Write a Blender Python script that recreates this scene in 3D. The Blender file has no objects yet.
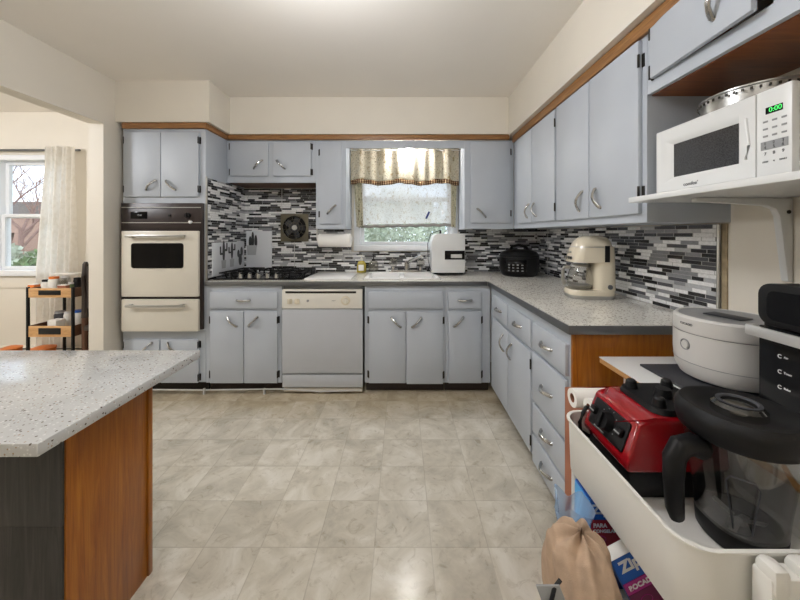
import bpy, bmesh, math, random
from math import pi, sin, cos, radians as R
from mathutils import Vector, Matrix
random.seed(7)
S = bpy.context.scene
C = S.collection

# ------------------------------------------------------------ camera, world, lights, exposure
cam = bpy.data.objects.new('camera', bpy.data.cameras.new('camera')); C.objects.link(cam)
cam.location = (0, 0, 1.26); cam.rotation_euler = (pi / 2, 0, 0)
cam.data.sensor_width = 36; cam.data.lens = 325 / 800 * 36
cam.data.shift_y = -66 / 800; cam.data.shift_x = -2 / 800
cam.data.clip_start = .02; cam.data.clip_end = 200
S.camera = cam
S.view_settings.view_transform = 'Standard'; S.view_settings.look = 'None'
S.view_settings.gamma = 1; S.view_settings.use_curve_mapping = False
S.view_settings.exposure = 0.0
S.cycles.max_bounces = 10; S.cycles.diffuse_bounces = 5; S.cycles.transparent_max_bounces = 16
S.cycles.caustics_reflective = False; S.cycles.caustics_refractive = False
S.cycles.sample_clamp_indirect = 6
S.cycles.use_denoising = True

W = bpy.data.worlds.new('world'); S.world = W; W.use_nodes = True
nt = W.node_tree; bgn = nt.nodes['Background']
tc = nt.nodes.new('ShaderNodeTexCoord'); sx = nt.nodes.new('ShaderNodeSeparateXYZ')
nz = nt.nodes.new('ShaderNodeTexNoise'); nz.inputs['Scale'].default_value = 4; nz.inputs['Detail'].default_value = 6
rp = nt.nodes.new('ShaderNodeValToRGB')
rp.color_ramp.elements[0].position = .42; rp.color_ramp.elements[0].color = (.64, .77, .95, 1)
rp.color_ramp.elements[1].position = .62; rp.color_ramp.elements[1].color = (1, 1, 1, 1)
nt.links.new(tc.outputs['Generated'], nz.inputs['Vector']); nt.links.new(nz.outputs['Fac'], rp.inputs['Fac'])
nt.links.new(rp.outputs['Color'], bgn.inputs['Color']); bgn.inputs['Strength'].default_value = 2.6

def light(name, kind, loc, rot, energy, color=(1, 1, 1), **k):
    l = bpy.data.lights.new(name, kind); l.energy = energy; l.color = color
    for a, v in k.items(): setattr(l, a, v)
    o = bpy.data.objects.new(name, l); o.location = loc; o.rotation_euler = rot; C.objects.link(o); return o
light('ceiling_lamp_light', 'POINT', (-.35, 1.12, 2.22), (0, 0, 0), 30, (.955, .985, 1.05), shadow_soft_size=.16)
light('bounce_fill_light', 'AREA', (-.45, -.75, 1.75), (pi, 0, 0), 28, (.955, .985, 1.05), shape='DISK', size=.44)  # added fill behind the camera, aimed up to brighten the room by bounce
light('dining_fill_light', 'POINT', (-3.6, 1.2, 2.2), (0, 0, 0), 76, (.97, .985, 1.03), shadow_soft_size=.15)  # added fill to brighten the dining room, no fixture stands there
SINK_LAMP = 42

# ------------------------------------------------------------ materials
def lin(h):
    c = [int(h[i:i + 2], 16) / 255 for i in (0, 2, 4)]
    return tuple(x / 12.92 if x <= .04045 else ((x + .055) / 1.055) ** 2.4 for x in c)
class NT:
    def __init__(s, name):
        s.m = bpy.data.materials.new(name); s.m.use_nodes = True; s.t = s.m.node_tree
        s.b = s.t.nodes['Principled BSDF']; s.out = s.t.nodes['Material Output']
    def n(s, kind, **k):
        x = s.t.nodes.new('ShaderNode' + kind)
        for a, v in k.items(): setattr(x, a, v)
        return x
    def l(s, a, b): s.t.links.new(a, b)
    def val(s, inp, v):
        if isinstance(v, (int, float)): inp.default_value = v
        elif isinstance(v, tuple): inp.default_value = v
        else: s.l(v, inp)
    def math(s, op, a, b=0.0, c=None):
        x = s.n('Math', operation=op); s.val(x.inputs[0], a); s.val(x.inputs[1], b)
        if c is not None: s.val(x.inputs[2], c)
        return x.outputs[0]
    def coord(s, scale=(1, 1, 1), kind='Object', rot=(0, 0, 0)):
        a = s.n('TexCoord'); m = s.n('Mapping'); m.inputs['Scale'].default_value = scale; m.inputs['Rotation'].default_value = rot
        s.l(a.outputs[kind], m.inputs['Vector']); return m.outputs['Vector']
    def noise(s, v, scale, detail=4, rough=.5, dist=0):
        x = s.n('TexNoise'); s.l(v, x.inputs['Vector']); x.inputs['Scale'].default_value = scale
        x.inputs['Detail'].default_value = detail; x.inputs['Roughness'].default_value = rough; x.inputs['Distortion'].default_value = dist
        return x.outputs['Fac']
    def ramp(s, f, stops, const=False):
        x = s.n('ValToRGB'); cr = x.color_ramp
        if const: cr.interpolation = 'CONSTANT'
        while len(cr.elements) < len(stops): cr.elements.new(.5)
        for e, (p, c) in zip(cr.elements, stops): e.position = p; e.color = (*c[:3], 1)
        s.val(x.inputs['Fac'], f); return x.outputs['Color']
    def mix(s, f, a, b, mode='MIX'):
        x = s.n('Mix', data_type='RGBA', blend_type=mode)
        s.val(x.inputs[0], f)
        for i, v in ((6, a), (7, b)):
            if isinstance(v, tuple): x.inputs[i].default_value = (*v[:3], 1)
            else: s.l(v, x.inputs[i])
        return x.outputs[2]
    def bump(s, h, strength=.2, dist=.002):
        x = s.n('Bump'); x.inputs['Strength'].default_value = strength; x.inputs['Distance'].default_value = dist
        s.l(h, x.inputs['Height']); s.l(x.outputs['Normal'], s.b.inputs['Normal'])
    def base(s, c):
        if isinstance(c, tuple): s.b.inputs['Base Color'].default_value = (*c[:3], 1)
        else: s.l(c, s.b.inputs['Base Color'])
    def set(s, rough=None, metal=None, **k):
        if rough is not None: s.val(s.b.inputs['Roughness'], rough)
        if metal is not None: s.b.inputs['Metallic'].default_value = metal
        for a, v in k.items(): s.b.inputs[a.replace('_', ' ')].default_value = v
        return s.m
def plain(name, hexc, rough=.5, metal=0, var=.06, nscale=6, bump=0, bscale=200, **k):
    t = NT(name); c = lin(hexc) if isinstance(hexc, str) else hexc
    f = t.noise(t.coord(), nscale, 3)
    t.base(t.ramp(f, [(.3, tuple(x * (1 - var) for x in c)), (.7, tuple(min(1, x * (1 + var)) for x in c))]))
    if bump: t.bump(t.noise(t.coord(), bscale, 2), bump)
    return t.set(rough, metal, **k)
M = {}
M['wall'] = plain('wall_paint', 'e4ddd0', .6, var=.025, nscale=2.5, bump=.08, bscale=90)
M['soffit'] = M['wall']
M['ceil'] = plain('ceiling_paint', 'f0eae1', .7, var=.02, nscale=1.5, bump=.06, bscale=60)
M['cab'] = plain('cabinet_paint', 'b7bdc5', .5, var=.04, nscale=3, bump=.05, bscale=40)
M['cabin'] = plain('cabinet_side_paint', 'a9adb3', .4, var=.04, nscale=3)
M['white'] = plain('white_enamel', 'e0e1e0', .3, var=.015)
M['whitep'] = plain('white_plastic', 'e6e4dd', .35, var=.02)
M['almond'] = plain('almond_enamel', 'dcd6c8', .28, var=.02)
M['almond2'] = plain('dishwasher_strip', 'e4e0d6', .3, var=.02)
M['silver'] = plain('silver_bar', 'e0e0de', .35, .7, var=.05, nscale=30)
M['cooker'] = plain('cooker_plastic', 'cdcbc7', .4, var=.015)
M['cartw'] = plain('cart_enamel', 'dcdad4', .35, var=.02)
M['sinkw'] = plain('sink_enamel', 'f5f4f2', .2, var=.01)
M['black'] = plain('black_plastic', '0e0e10', .4, var=.1, Specular_IOR_Level=.3)
M['blackg'] = plain('black_gloss', '08080a', .12, var=.1, Specular_IOR_Level=.25)
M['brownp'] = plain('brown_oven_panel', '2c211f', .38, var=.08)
M['chrome'] = plain('chrome', 'b9b9b8', .18, 1, var=.02)
M['steel'] = plain('brushed_steel', 'b9b9b6', .32, 1, var=.06, nscale=20)
M['dsteel'] = plain('dark_edge_metal', '77797b', .35, .8, var=.08)
M['hinge'] = plain('dark_hinge', '33302c', .4, .6)
M['red'] = plain('red_plastic', '8c0612', .16, var=.04, Coat_Weight=.5)
M['rubber'] = plain('black_rubber', '0b0b0d', .5, Specular_IOR_Level=.3)
M['cream'] = plain('cream_enamel', 'e6dcc6', .14, var=.015, Coat_Weight=.4)
M['vinylw'] = plain('window_vinyl', 'eceef0', .4, var=.01)
M['bronze'] = plain('olive_bronze', '6a6453', .4, .5)
M['paper'] = plain('white_paper', 'efece6', .9, var=.02, bump=.15, bscale=300)
M['tan'] = plain('tan_cloth', 'a88f78', .95, var=.14, nscale=30, bump=.5, bscale=500)
M['carton'] = plain('brown_carton', '9a6248', .8, var=.06)
M['orange'] = plain('orange_plastic', 'd9772f', .4)
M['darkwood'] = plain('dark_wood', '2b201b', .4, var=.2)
M['walnut'] = plain('walnut_wood', '5b3a26', .45, var=.2, nscale=14)
M['brick'] = plain('outdoor_brick', 'a68577', .9, var=.2, nscale=12)
M['roof'] = plain('roof_shingle', '6f6764', .9, var=.2, nscale=12)
M['bark'] = plain('bark', '8d6f68', .9, var=.2, nscale=12)
M['ground'] = plain('outdoor_ground', '9c9a85', .95, var=.2, nscale=3)
M['leaf'] = plain('leaf_green', 'b3bba8', .8, var=.35, nscale=3)
M['leaf2'] = plain('leaf_dark', '5f7a4c', .7, var=.35, nscale=3)
M['blue'] = plain('box_blue', '1d5fbf', .4)
M['lblue'] = plain('box_light_blue', '4aa3dc', .4)
M['navy'] = plain('box_navy', '1c2a6b', .4)
M['redbox'] = plain('box_red', 'a3202c', .45)
M['magenta'] = plain('box_magenta', 'b02a86', .4)
M['plum'] = plain('box_plum', '6d1747', .45)
M['txtw'] = plain('text_white', 'f2f2f2', .5)
M['txtg'] = plain('text_grey', '55565a', .5)
M['grey'] = plain('grey_plastic', '8e8f90', .4)
M['lgrey'] = plain('light_grey_plastic', 'c9c8c4', .3)
M['darkgrey'] = plain('dark_grey_mat', '34353a', .5)
M['print'] = plain('print_white', 'e3e6ea', .25, var=.02)
M['ink'] = plain('print_ink', '2f3133', .4, var=.3, nscale=40)
M['inkg'] = plain('print_grey', 'aeb0b3', .4)
M['soap'] = plain('soap_yellow', 'd6c255', .15, Transmission_Weight=.4)
M['foil'] = plain('aluminium_pan', 'a9a8a4', .34, 1, var=.1, nscale=30)
M['steeldoor'] = plain('dishwasher_paint', 'babdc2', .42, var=.02)

def emis(name, c, s):
    t = NT(name); t.base((0, 0, 0)); t.b.inputs['Emission Color'].default_value = (*c, 1); t.b.inputs['Emission Strength'].default_value = s
    return t.m
M['led'] = emis('green_display', (.1, 1, .2), 1.2)
M['bulb'] = emis('lit_bulb', (1, .97, .92), 60)
M['shade'] = emis('lit_lamp_shade', (1, .95, .86), 3)

def glass(name, tint=(1, 1, 1), gl=.12, alpha=.9):
    t = NT(name); tr = t.n('BsdfTransparent'); tr.inputs['Color'].default_value = (*tint, 1)
    g = t.n('BsdfGlossy'); g.inputs['Roughness'].default_value = .03
    fr = t.n('LayerWeight'); fr.inputs['Blend'].default_value = .5
    f = t.math('MULTIPLY_ADD', t.math('POWER', fr.outputs['Facing'], 2.6), .6, gl * .3)
    mx = t.n('MixShader'); t.l(f, mx.inputs[0]); t.l(tr.outputs[0], mx.inputs[1]); t.l(g.outputs[0], mx.inputs[2])
    t.l(mx.outputs[0], t.out.inputs['Surface']); return t.m
M['glass'] = glass('window_glass', (.97, .98, .98))
M['jar'] = glass('clear_jar_plastic', (.8, .8, .8), .3)
M['cglass'] = glass('clear_glass', (.8, .79, .76), .35)
def bag_mat():
    t = NT('clear_bag'); tr = t.n('BsdfTransparent'); tr.inputs['Color'].default_value = (.8, .88, .97, 1); t.base(lin('bcd0e6')); t.set(.2)
    mx = t.n('MixShader'); mx.inputs[0].default_value = .42; t.l(tr.outputs[0], mx.inputs[1]); t.l(t.b.outputs[0], mx.inputs[2]); t.l(mx.outputs[0], t.out.inputs['Surface']); return t.m
M['bag'] = bag_mat()

def cloth(name, mk, trans=.5, alpha=1):
    t = NT(name); col = mk(t)
    d = t.n('BsdfDiffuse'); tl = t.n('BsdfTranslucent'); mx = t.n('MixShader'); mx.inputs[0].default_value = trans
    for x in (d, tl): t.val(x.inputs['Color'], col if not isinstance(col, tuple) else (*col, 1))
    t.l(d.outputs[0], mx.inputs[1]); t.l(tl.outputs[0], mx.inputs[2]); o = mx.outputs[0]
    if alpha < 1:
        tr = t.n('BsdfTransparent'); m2 = t.n('MixShader'); m2.inputs[0].default_value = alpha
        t.l(tr.outputs[0], m2.inputs[1]); t.l(o, m2.inputs[2]); o = m2.outputs[0]
    t.l(o, t.out.inputs['Surface']); return t.m
def floral(base, spots):
    def mk(t):
        f = t.noise(t.coord((1, 1, 1)), 110, 2, .6)
        g = t.noise(t.coord((1.3, 1, .8)), 26, 3, .6)
        c = t.ramp(f, [(.33, spots[0]), (.42, base)])
        return t.mix(1.0, c, t.ramp(g, [(.32, spots[1]), (.44, (1, 1, 1))]), 'MULTIPLY')
    return mk
M['valance'] = cloth('valance_cloth', floral(lin('ece6d6'), (lin('8a7f69'), lin('d6c9b0'))), .55)
M['blind'] = cloth('sheer_floral_cloth', floral(lin('f4f2f0'), (lin('c9bdb5'), lin('e6dccf'))), .6, .84)
M['hemc'] = cloth('grey_hem_cloth', lambda t: lin('a9a5a0'), .3)
M['sidecurtain'] = cloth('side_curtain_cloth', floral(lin('dcd6c0'), (lin('7c7a60'), lin('a39f84'))), .45)
def plaid(t):
    co = t.n('TexCoord'); s = t.n('SeparateXYZ'); t.l(co.outputs['Object'], s.inputs[0])
    a = t.math('LESS_THAN', t.math('FRACT', t.math('MULTIPLY', s.outputs[0], 46)), .5)
    b = t.math('LESS_THAN', t.math('FRACT', t.math('MULTIPLY', s.outputs[2], 60)), .5)
    return t.ramp(t.math('MULTIPLY', t.math('ADD', a, b), .5), [(0, lin('d9c7a6')), (.4, lin('8e6a4e')), (.9, lin('3c241b'))], True)
M['plaid'] = cloth('plaid_cloth', plaid, .3)
M['drape'] = cloth('white_sheer', lambda t: t.ramp(t.noise(t.coord((1, 1, .6)), 40, 3), [(.36, lin('efebe3')), (.55, lin('f7f4ee'))]), .5, .9)

def tile_mat():
    t = NT('mosaic_tile'); co = t.n('TexCoord'); s = t.n('SeparateXYZ'); t.l(co.outputs['Object'], s.inputs[0])
    u = t.math('ADD', s.outputs[0], s.outputs[1]); v = t.math('MULTIPLY', s.outputs[2], 1 / .0178)
    row = t.math('FLOOR', v); fv = t.math('FRACT', v)
    wr = t.n('TexWhiteNoise', noise_dimensions='1D'); t.l(row, wr.inputs['W'])
    uu = t.math('ADD', t.math('MULTIPLY', u, 1 / .2), t.math('MULTIPLY', wr.outputs['Value'], 17.0))
    cell = t.math('FLOOR', uu); fu = t.math('FRACT', uu)
    def wn(a, b):
        cmb = t.n('CombineXYZ'); t.val(cmb.inputs[0], a); t.val(cmb.inputs[1], b)
        w = t.n('TexWhiteNoise', noise_dimensions='2D'); t.l(cmb.outputs[0], w.inputs['Vector']); return w.outputs['Value']
    split = t.math('MULTIPLY_ADD', wn(cell, row), .4, .3)
    sub = t.math('GREATER_THAN', fu, split)
    idn = t.math('MULTIPLY_ADD', cell, 2.0, sub)
    r = wn(idn, t.math('ADD', row, 91.3))
    col = t.ramp(r, [(0, lin('1c1d21')), (.3, lin('525358')), (.46, lin('8d8e92')), (.58, lin('bcbdc0')), (.68, lin('f8f8f8'))], True)
    marb = t.noise(t.coord((1, 1, 2)), 70, 4, .7)
    col = t.mix(.3, col, t.ramp(marb, [(.35, (.35, .35, .35)), (.6, (1, 1, 1))]), 'MULTIPLY')
    g1 = t.math('LESS_THAN', fv, .09); g2 = t.math('LESS_THAN', fu, .015)
    g3 = t.math('LESS_THAN', t.math('ABSOLUTE', t.math('SUBTRACT', fu, split)), .009)
    g = t.math('MAXIMUM', g1, t.math('MAXIMUM', g2, g3))
    t.base(t.mix(g, col, lin('b3b3b1'))); t.bump(t.math('SUBTRACT', 1.0, g), .3, .001)
    return t.set(.22)
M['tile'] = tile_mat()

def floor_mat():
    t = NT('vinyl_floor'); co = t.n('TexCoord'); s = t.n('SeparateXYZ'); t.l(co.outputs['Object'], s.inputs[0])
    T = .2286
    u = t.math('MULTIPLY_ADD', s.outputs[0], 1 / T, .113 / T + 20); v = t.math('MULTIPLY_ADD', s.outputs[1], 1 / T, -1.305 / T + 20)
    fu = t.math('FRACT', u); fv = t.math('FRACT', v)
    cmb = t.n('CombineXYZ'); t.l(t.math('FLOOR', u), cmb.inputs[0]); t.l(t.math('FLOOR', v), cmb.inputs[1])
    w = t.n('TexWhiteNoise', noise_dimensions='2D'); t.l(cmb.outputs[0], w.inputs['Vector'])
    va = t.n('VectorMath', operation='ADD'); t.l(co.outputs['Object'], va.inputs[0])
    vs = t.n('VectorMath', operation='SCALE'); t.l(w.outputs['Color'], vs.inputs[0]); vs.inputs['Scale'].default_value = 9; t.l(vs.outputs[0], va.inputs[1])
    n1 = t.noise(va.outputs[0], 5, 6, .62, .8); n2 = t.noise(va.outputs[0], 18, 5, .7, 1.2)
    c = t.ramp(n1, [(.3, lin('b5ae9f')), (.5, lin('d0c9b9')), (.68, lin('e3ded2'))])
    c = t.mix(.5, c, t.ramp(n2, [(.3, lin('bdb3a2')), (.46, (1, 1, 1))]), 'MULTIPLY')
    tone = t.math('MULTIPLY_ADD', w.outputs['Value'], .06, .95)
    cc = t.n('CombineColor')
    for i in range(3): t.l(tone, cc.inputs[i])
    c = t.mix(1.0, c, cc.outputs[0], 'MULTIPLY')
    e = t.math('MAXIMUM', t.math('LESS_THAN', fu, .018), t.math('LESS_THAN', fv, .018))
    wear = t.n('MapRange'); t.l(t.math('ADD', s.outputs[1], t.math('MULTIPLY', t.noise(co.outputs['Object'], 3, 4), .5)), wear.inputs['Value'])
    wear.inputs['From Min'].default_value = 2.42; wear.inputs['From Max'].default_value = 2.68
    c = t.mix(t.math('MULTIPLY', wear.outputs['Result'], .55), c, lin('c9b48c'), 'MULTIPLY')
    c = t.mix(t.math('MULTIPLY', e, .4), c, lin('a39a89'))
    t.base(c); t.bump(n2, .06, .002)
    return t.set(t.math('MULTIPLY_ADD', n1, .22, .08))
M['floor'] = floor_mat()

def speck(name, base, flecks, rough=.2, sc=95):
    t = NT(name); co = t.coord((1, 1, 1))
    c = t.ramp(t.noise(co, 7, 4), [(.35, tuple(x * .93 for x in base)), (.65, base)])
    for scale, thr, dist, col in flecks:
        v = t.n('TexVoronoi'); t.l(co, v.inputs['Vector']); v.inputs['Scale'].default_value = scale
        sep = t.n('SeparateColor'); t.l(v.outputs['Color'], sep.inputs[0])
        f = t.math('MULTIPLY', t.math('LESS_THAN', v.outputs['Distance'], dist), t.math('LESS_THAN', sep.outputs[0], thr))
        c = t.mix(f, c, col)
    t.base(c); return t.set(rough)
M['island'] = speck('island_top_speckle', lin('bfbfbd'), [(110, .16, .28, lin('a19d96')), (115, .10, .34, lin('6a5f57')), (150, .09, .36, lin('a08a74')), (140, .2, .4, lin('d4d4d1'))], .13)
M['counter'] = speck('counter_speckle', lin('ebe8e0'), [(75, .3, .35, lin('a89e8f')), (120, .25, .4, lin('8c8274')), (90, .2, .4, lin('e2dfd6'))], .14)

def wood(name, c1, c2, c3, scale=(18, 18, 1.2), rough=.35, ns=2.2):
    t = NT(name); v = t.coord(scale); f = t.noise(v, ns, 6, .6, 1.6); g = t.noise(t.coord((scale[0] * 6, scale[1] * 6, scale[2] * 3)), 3, 3)
    c = t.ramp(f, [(.3, lin(c1)), (.5, lin(c2)), (.7, lin(c3))])
    t.base(t.mix(.35, c, t.ramp(g, [(.35, (.68, .64, .6)), (.6, (1, 1, 1))]), 'MULTIPLY')); return t.set(rough)
M['wood'] = wood('stained_brown_wood', '84470a', '99590e', 'ac6b1a')
M['woodh'] = wood('stained_brown_wood_flat', '6d3a18', '83491f', '94572a', (18, 1.2, 18))
M['greywood'] = wood('dark_grey_woodgrain', '242322', '32302e', '403d3a', (26, 26, 1.5), .45)
M['oak'] = wood('oak_trim', '7b5431', '94683d', 'ab7d4c', (2, 2, 40), .4)
M['ply'] = wood('plywood_edge', 'a8763f', 'c0915a', 'd0a670', (4, 4, 120), .6)
M['birch'] = wood('birch_board', 'b98a57', 'cfa16c', 'dcb381', (1.5, 10, 12), .5)

# ------------------------------------------------------------ mesh helpers
class MB:
    def __init__(s): s.bm = bmesh.new()
    def _add(s, bm2, mt=None):
        me = bpy.data.meshes.new('tmp'); bm2.to_mesh(me); bm2.free()
        if mt is not None: me.transform(mt)
        s.bm.from_mesh(me); bpy.data.meshes.remove(me); return s
    def box(s, x0, x1, y0, y1, z0, z1, bev=0, seg=2, mt=None):
        b = bmesh.new(); bmesh.ops.create_cube(b, size=1)
        for v in b.verts: v.co = Vector((x0 + (v.co.x + .5) * (x1 - x0), y0 + (v.co.y + .5) * (y1 - y0), z0 + (v.co.z + .5) * (z1 - z0)))
        if bev: bmesh.ops.bevel(b, geom=b.edges[:], offset=bev, segments=seg, affect='EDGES', profile=.5)
        return s._add(b, mt)
    def cyl(s, p0, p1, r0, r1=None, seg=20, cap=True, mt=None):
        p0, p1 = Vector(p0), Vector(p1); r1 = r0 if r1 is None else r1; d = p1 - p0
        b = bmesh.new(); bmesh.ops.create_cone(b, cap_ends=cap, segments=seg, radius1=r0, radius2=r1, depth=d.length)
        m = Matrix.Translation((p0 + p1) / 2) @ d.to_track_quat('Z', 'Y').to_matrix().to_4x4()
        return s._add(b, m if mt is None else mt @ m)
    def sph(s, c, r, seg=16, sc=(1, 1, 1), mt=None):
        b = bmesh.new(); bmesh.ops.create_uvsphere(b, u_segments=seg, v_segments=seg // 2 + 2, radius=r)
        m = Matrix.Translation(c) @ Matrix.Diagonal((*sc, 1)); return s._add(b, m if mt is None else mt @ m)
    def lathe(s, prof, seg=32, c=(0, 0, 0), sx=1, sy=1, power=2, mt=None):
        # profile of (r, z); superellipse power > 2 squares it off
        b = bmesh.new(); rings = []
        for r, z in prof:
            if r < 1e-6: rings.append([b.verts.new((c[0], c[1], c[2] + z))]); continue
            ring = []
            for i in range(seg):
                a = 2 * pi * i / seg; ca, sa = cos(a), sin(a)
                k = (abs(ca) ** power + abs(sa) ** power) ** (-1 / power)
                ring.append(b.verts.new((c[0] + r * sx * ca * k, c[1] + r * sy * sa * k, c[2] + z)))
            rings.append(ring)
        for A, B in zip(rings, rings[1:]):
            if len(A) == 1 and len(B) == 1: continue
            for i in range(seg):
                j = (i + 1) % seg
                if len(A) == 1: b.faces.new((A[0], B[j], B[i]))
                elif len(B) == 1: b.faces.new((A[i], A[j], B[0]))
                else: b.faces.new((A[i], A[j], B[j], B[i]))
        bmesh.ops.recalc_face_normals(b, faces=b.faces[:])
        return s._add(b, mt)
    def tube(s, pts, r, seg=10, rs=None, flat=1.0, up=(0, 0, 1), mt=None):
        pts = [Vector(p) for p in pts]; b = bmesh.new(); rings = []
        for i, p in enumerate(pts):
            d = (pts[min(i + 1, len(pts) - 1)] - pts[max(i - 1, 0)]).normalized()
            u = Vector(up); u = (u - d * u.dot(d))
            if u.length < 1e-3: u = Vector((1, 0, 0)) - d * d.x
            u.normalize(); w = d.cross(u); rr = rs[i] if rs else r
            rings.append([b.verts.new(p + w * (rr * cos(2 * pi * k / seg)) + u * (rr * flat * sin(2 * pi * k / seg))) for k in range(seg)])
        for A, B in zip(rings, rings[1:]):
            for i in range(seg): b.faces.new((A[i], A[(i + 1) % seg], B[(i + 1) % seg], B[i]))
        b.faces.new(rings[0]); b.faces.new(rings[-1][::-1]); bmesh.ops.recalc_face_normals(b, faces=b.faces[:])
        return s._add(b, mt)
    def prism(s, poly, y0, y1, bev=0, mt=None):
        # polygon in x,z extruded along y
        b = bmesh.new(); f = b.faces.new([b.verts.new((x, y0, z)) for x, z in poly])
        e = bmesh.ops.extrude_face_region(b, geom=[f])
        for v in e['geom']:
            if isinstance(v, bmesh.types.BMVert): v.co.y = y1
        bmesh.ops.recalc_face_normals(b, faces=b.faces[:])
        if bev: bmesh.ops.bevel(b, geom=b.edges[:], offset=bev, segments=2, affect='EDGES', profile=.5)
        return s._add(b, mt)
    def hull(s, pts, bev=0, mt=None):
        b = bmesh.new(); vs = [b.verts.new(p) for p in pts]; bmesh.ops.convex_hull(b, input=vs)
        bmesh.ops.dissolve_limit(b, angle_limit=.02, verts=b.verts[:], edges=b.edges[:])
        if bev: bmesh.ops.bevel(b, geom=b.edges[:], offset=bev, segments=3, affect='EDGES', profile=.5)
        return s._add(b, mt)
    def grid(s, fn, nu, nv, mt=None, wrap=False):
        b = bmesh.new(); V = [[b.verts.new(fn(i / nu, j / nv)) for i in range(nu + (0 if wrap else 1))] for j in range(nv + 1)]
        n = len(V[0])
        for j in range(nv):
            for i in range(nu):
                k = (i + 1) % n; b.faces.new((V[j][i], V[j][k], V[j + 1][k], V[j + 1][i]))
        bmesh.ops.recalc_face_normals(b, faces=b.faces[:])
        return s._add(b, mt)
    def build(s, name, mat, parent=None, loc=(0, 0, 0), rot=(0, 0, 0), smooth=35, solid=0):
        me = bpy.data.meshes.new(name); s.bm.to_mesh(me); s.bm.free()
        me.polygons.foreach_set('use_smooth', [True] * len(me.polygons)); me.set_sharp_from_angle(angle=R(smooth))
        me.materials.append(M[mat] if isinstance(mat, str) else mat)
        o = bpy.data.objects.new(name, me); C.objects.link(o); o.location = loc; o.rotation_euler = rot
        if parent is not None: o.parent = parent
        if solid:
            md = o.modifiers.new('solid', 'SOLIDIFY'); md.thickness = solid; md.offset = 0
        return o
def box(*a, **k): return MB().box(*a, **k)
def tag(o, label, cat, group=None, kind=None):
    o['label'] = label; o['category'] = cat
    if group: o['group'] = group
    if kind: o['kind'] = kind
    return o
def thing(name, label, cat, loc=(0, 0, 0), rz=0, group=None):
    o = bpy.data.objects.new(name, None); o.empty_display_size = .05; C.objects.link(o)
    o.location = loc; o.rotation_euler = (0, 0, rz); return tag(o, label, cat, group)
def struct(name, mb, mat, parent=None, **k):
    o = mb.build(name, mat, parent, **k)
    if parent is None: o['kind'] = 'structure'
    return o
def text(s, size, mat, parent, mt, name='lettering', depth=.0004, bold=0, align='CENTER'):
    cu = bpy.data.curves.new('t', 'FONT'); cu.body = s; cu.size = size; cu.extrude = depth; cu.align_x = align; cu.align_y = 'CENTER'; cu.offset = bold
    t = bpy.data.objects.new('t', cu); C.objects.link(t)
    me = bpy.data.meshes.new_from_object(t); bpy.data.objects.remove(t); bpy.data.curves.remove(cu)
    me.transform(mt); me.materials.clear(); me.materials.append(M[mat]); me.name = name
    o = bpy.data.objects.new(name, me); C.objects.link(o); o.parent = parent; return o
FRONT = Matrix.Rotation(pi / 2, 4, 'X')                      # text readable from -y
def tfront(x, y, z, rz=0): return Matrix.Translation((x, y, z)) @ Matrix.Rotation(rz, 4, 'Z') @ FRONT

# ------------------------------------------------------------ room shell
YW, XR, XL, ZC = 3.20, 1.33, -2.24, 2.46       # back wall, right wall, left wall, ceiling
YB, YU, XB, XU = 2.57, 2.88, .70, .99          # fronts: base/upper cabinets on the back wall, on the right wall
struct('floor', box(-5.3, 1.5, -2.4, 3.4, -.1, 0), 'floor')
struct('ceiling', box(-5.3, 1.5, -2.4, 3.4, ZC, ZC + .1), 'ceil')
w = MB()    # back wall with holes for the two windows
KW = (-.47, .545, 1.105, 2.05); DW = (-4.75, -3.24, .85, 2.04)
w.box(-5.3, DW[0], YW, YW + .16, 0, ZC).box(DW[0], DW[1], YW, YW + .16, 0, DW[2]).box(DW[0], DW[1], YW, YW + .16, DW[3], ZC)
w.box(DW[1], KW[0], YW, YW + .16, 0, ZC).box(KW[0], KW[1], YW, YW + .16, 0, KW[2]).box(KW[0], KW[1], YW, YW + .16, KW[3], ZC)
w.box(KW[1], 1.5, YW, YW + .16, 0, ZC)
struct('wall_back', w, 'wall')
struct('wall_right', box(XR, XR + .12, -2.4, YW, 0, ZC), 'wall')
struct('wall_front', box(-5.3, 1.5, -2.5, -2.4, 0, ZC), 'wall')
struct('wall_dining_left', box(-5.4, -5.3, -2.5, 3.36, 0, ZC), 'wall')
w = MB().box(XL - .11, XL, 2.438, YW, 0, ZC).box(XL - .11, XL, -.6, 2.438, 2.09, ZC).box(XL - .11, XL, -2.4, -.6, 0, ZC)
struct('wall_left', w, 'wall')
struct('wall_soffit_back', box(-1.506, XR, 2.847, YW, 2.136, ZC), 'wall')
struct('wall_soffit_left', box(XL, -1.507, 2.54, YW, 2.136, ZC), 'wall')
struct('wall_soffit_right', box(.935, XR, -2.4, 2.8465, 2.122, ZC), 'wall')
# oak trim under the soffits
def trimbar(pts, z0, z1, t):
    m = MB()
    for (x0, y0, x1, y1) in pts: m.box(min(x0, x1), max(x0, x1), min(y0, y1), max(y0, y1), z0, z1, .006)
    return m
struct('trim_1', trimbar([(-2.2, 2.545, -1.535, 2.57), (-1.56, 2.57, -1.535, 2.86), (-1.535, 2.853, .945, 2.878)], 2.09, 2.135, .02), 'oak')
struct('trim_2', trimbar([(.968, .2, .9885, 2.86)], 2.062, 2.121, .02), 'oak')
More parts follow.
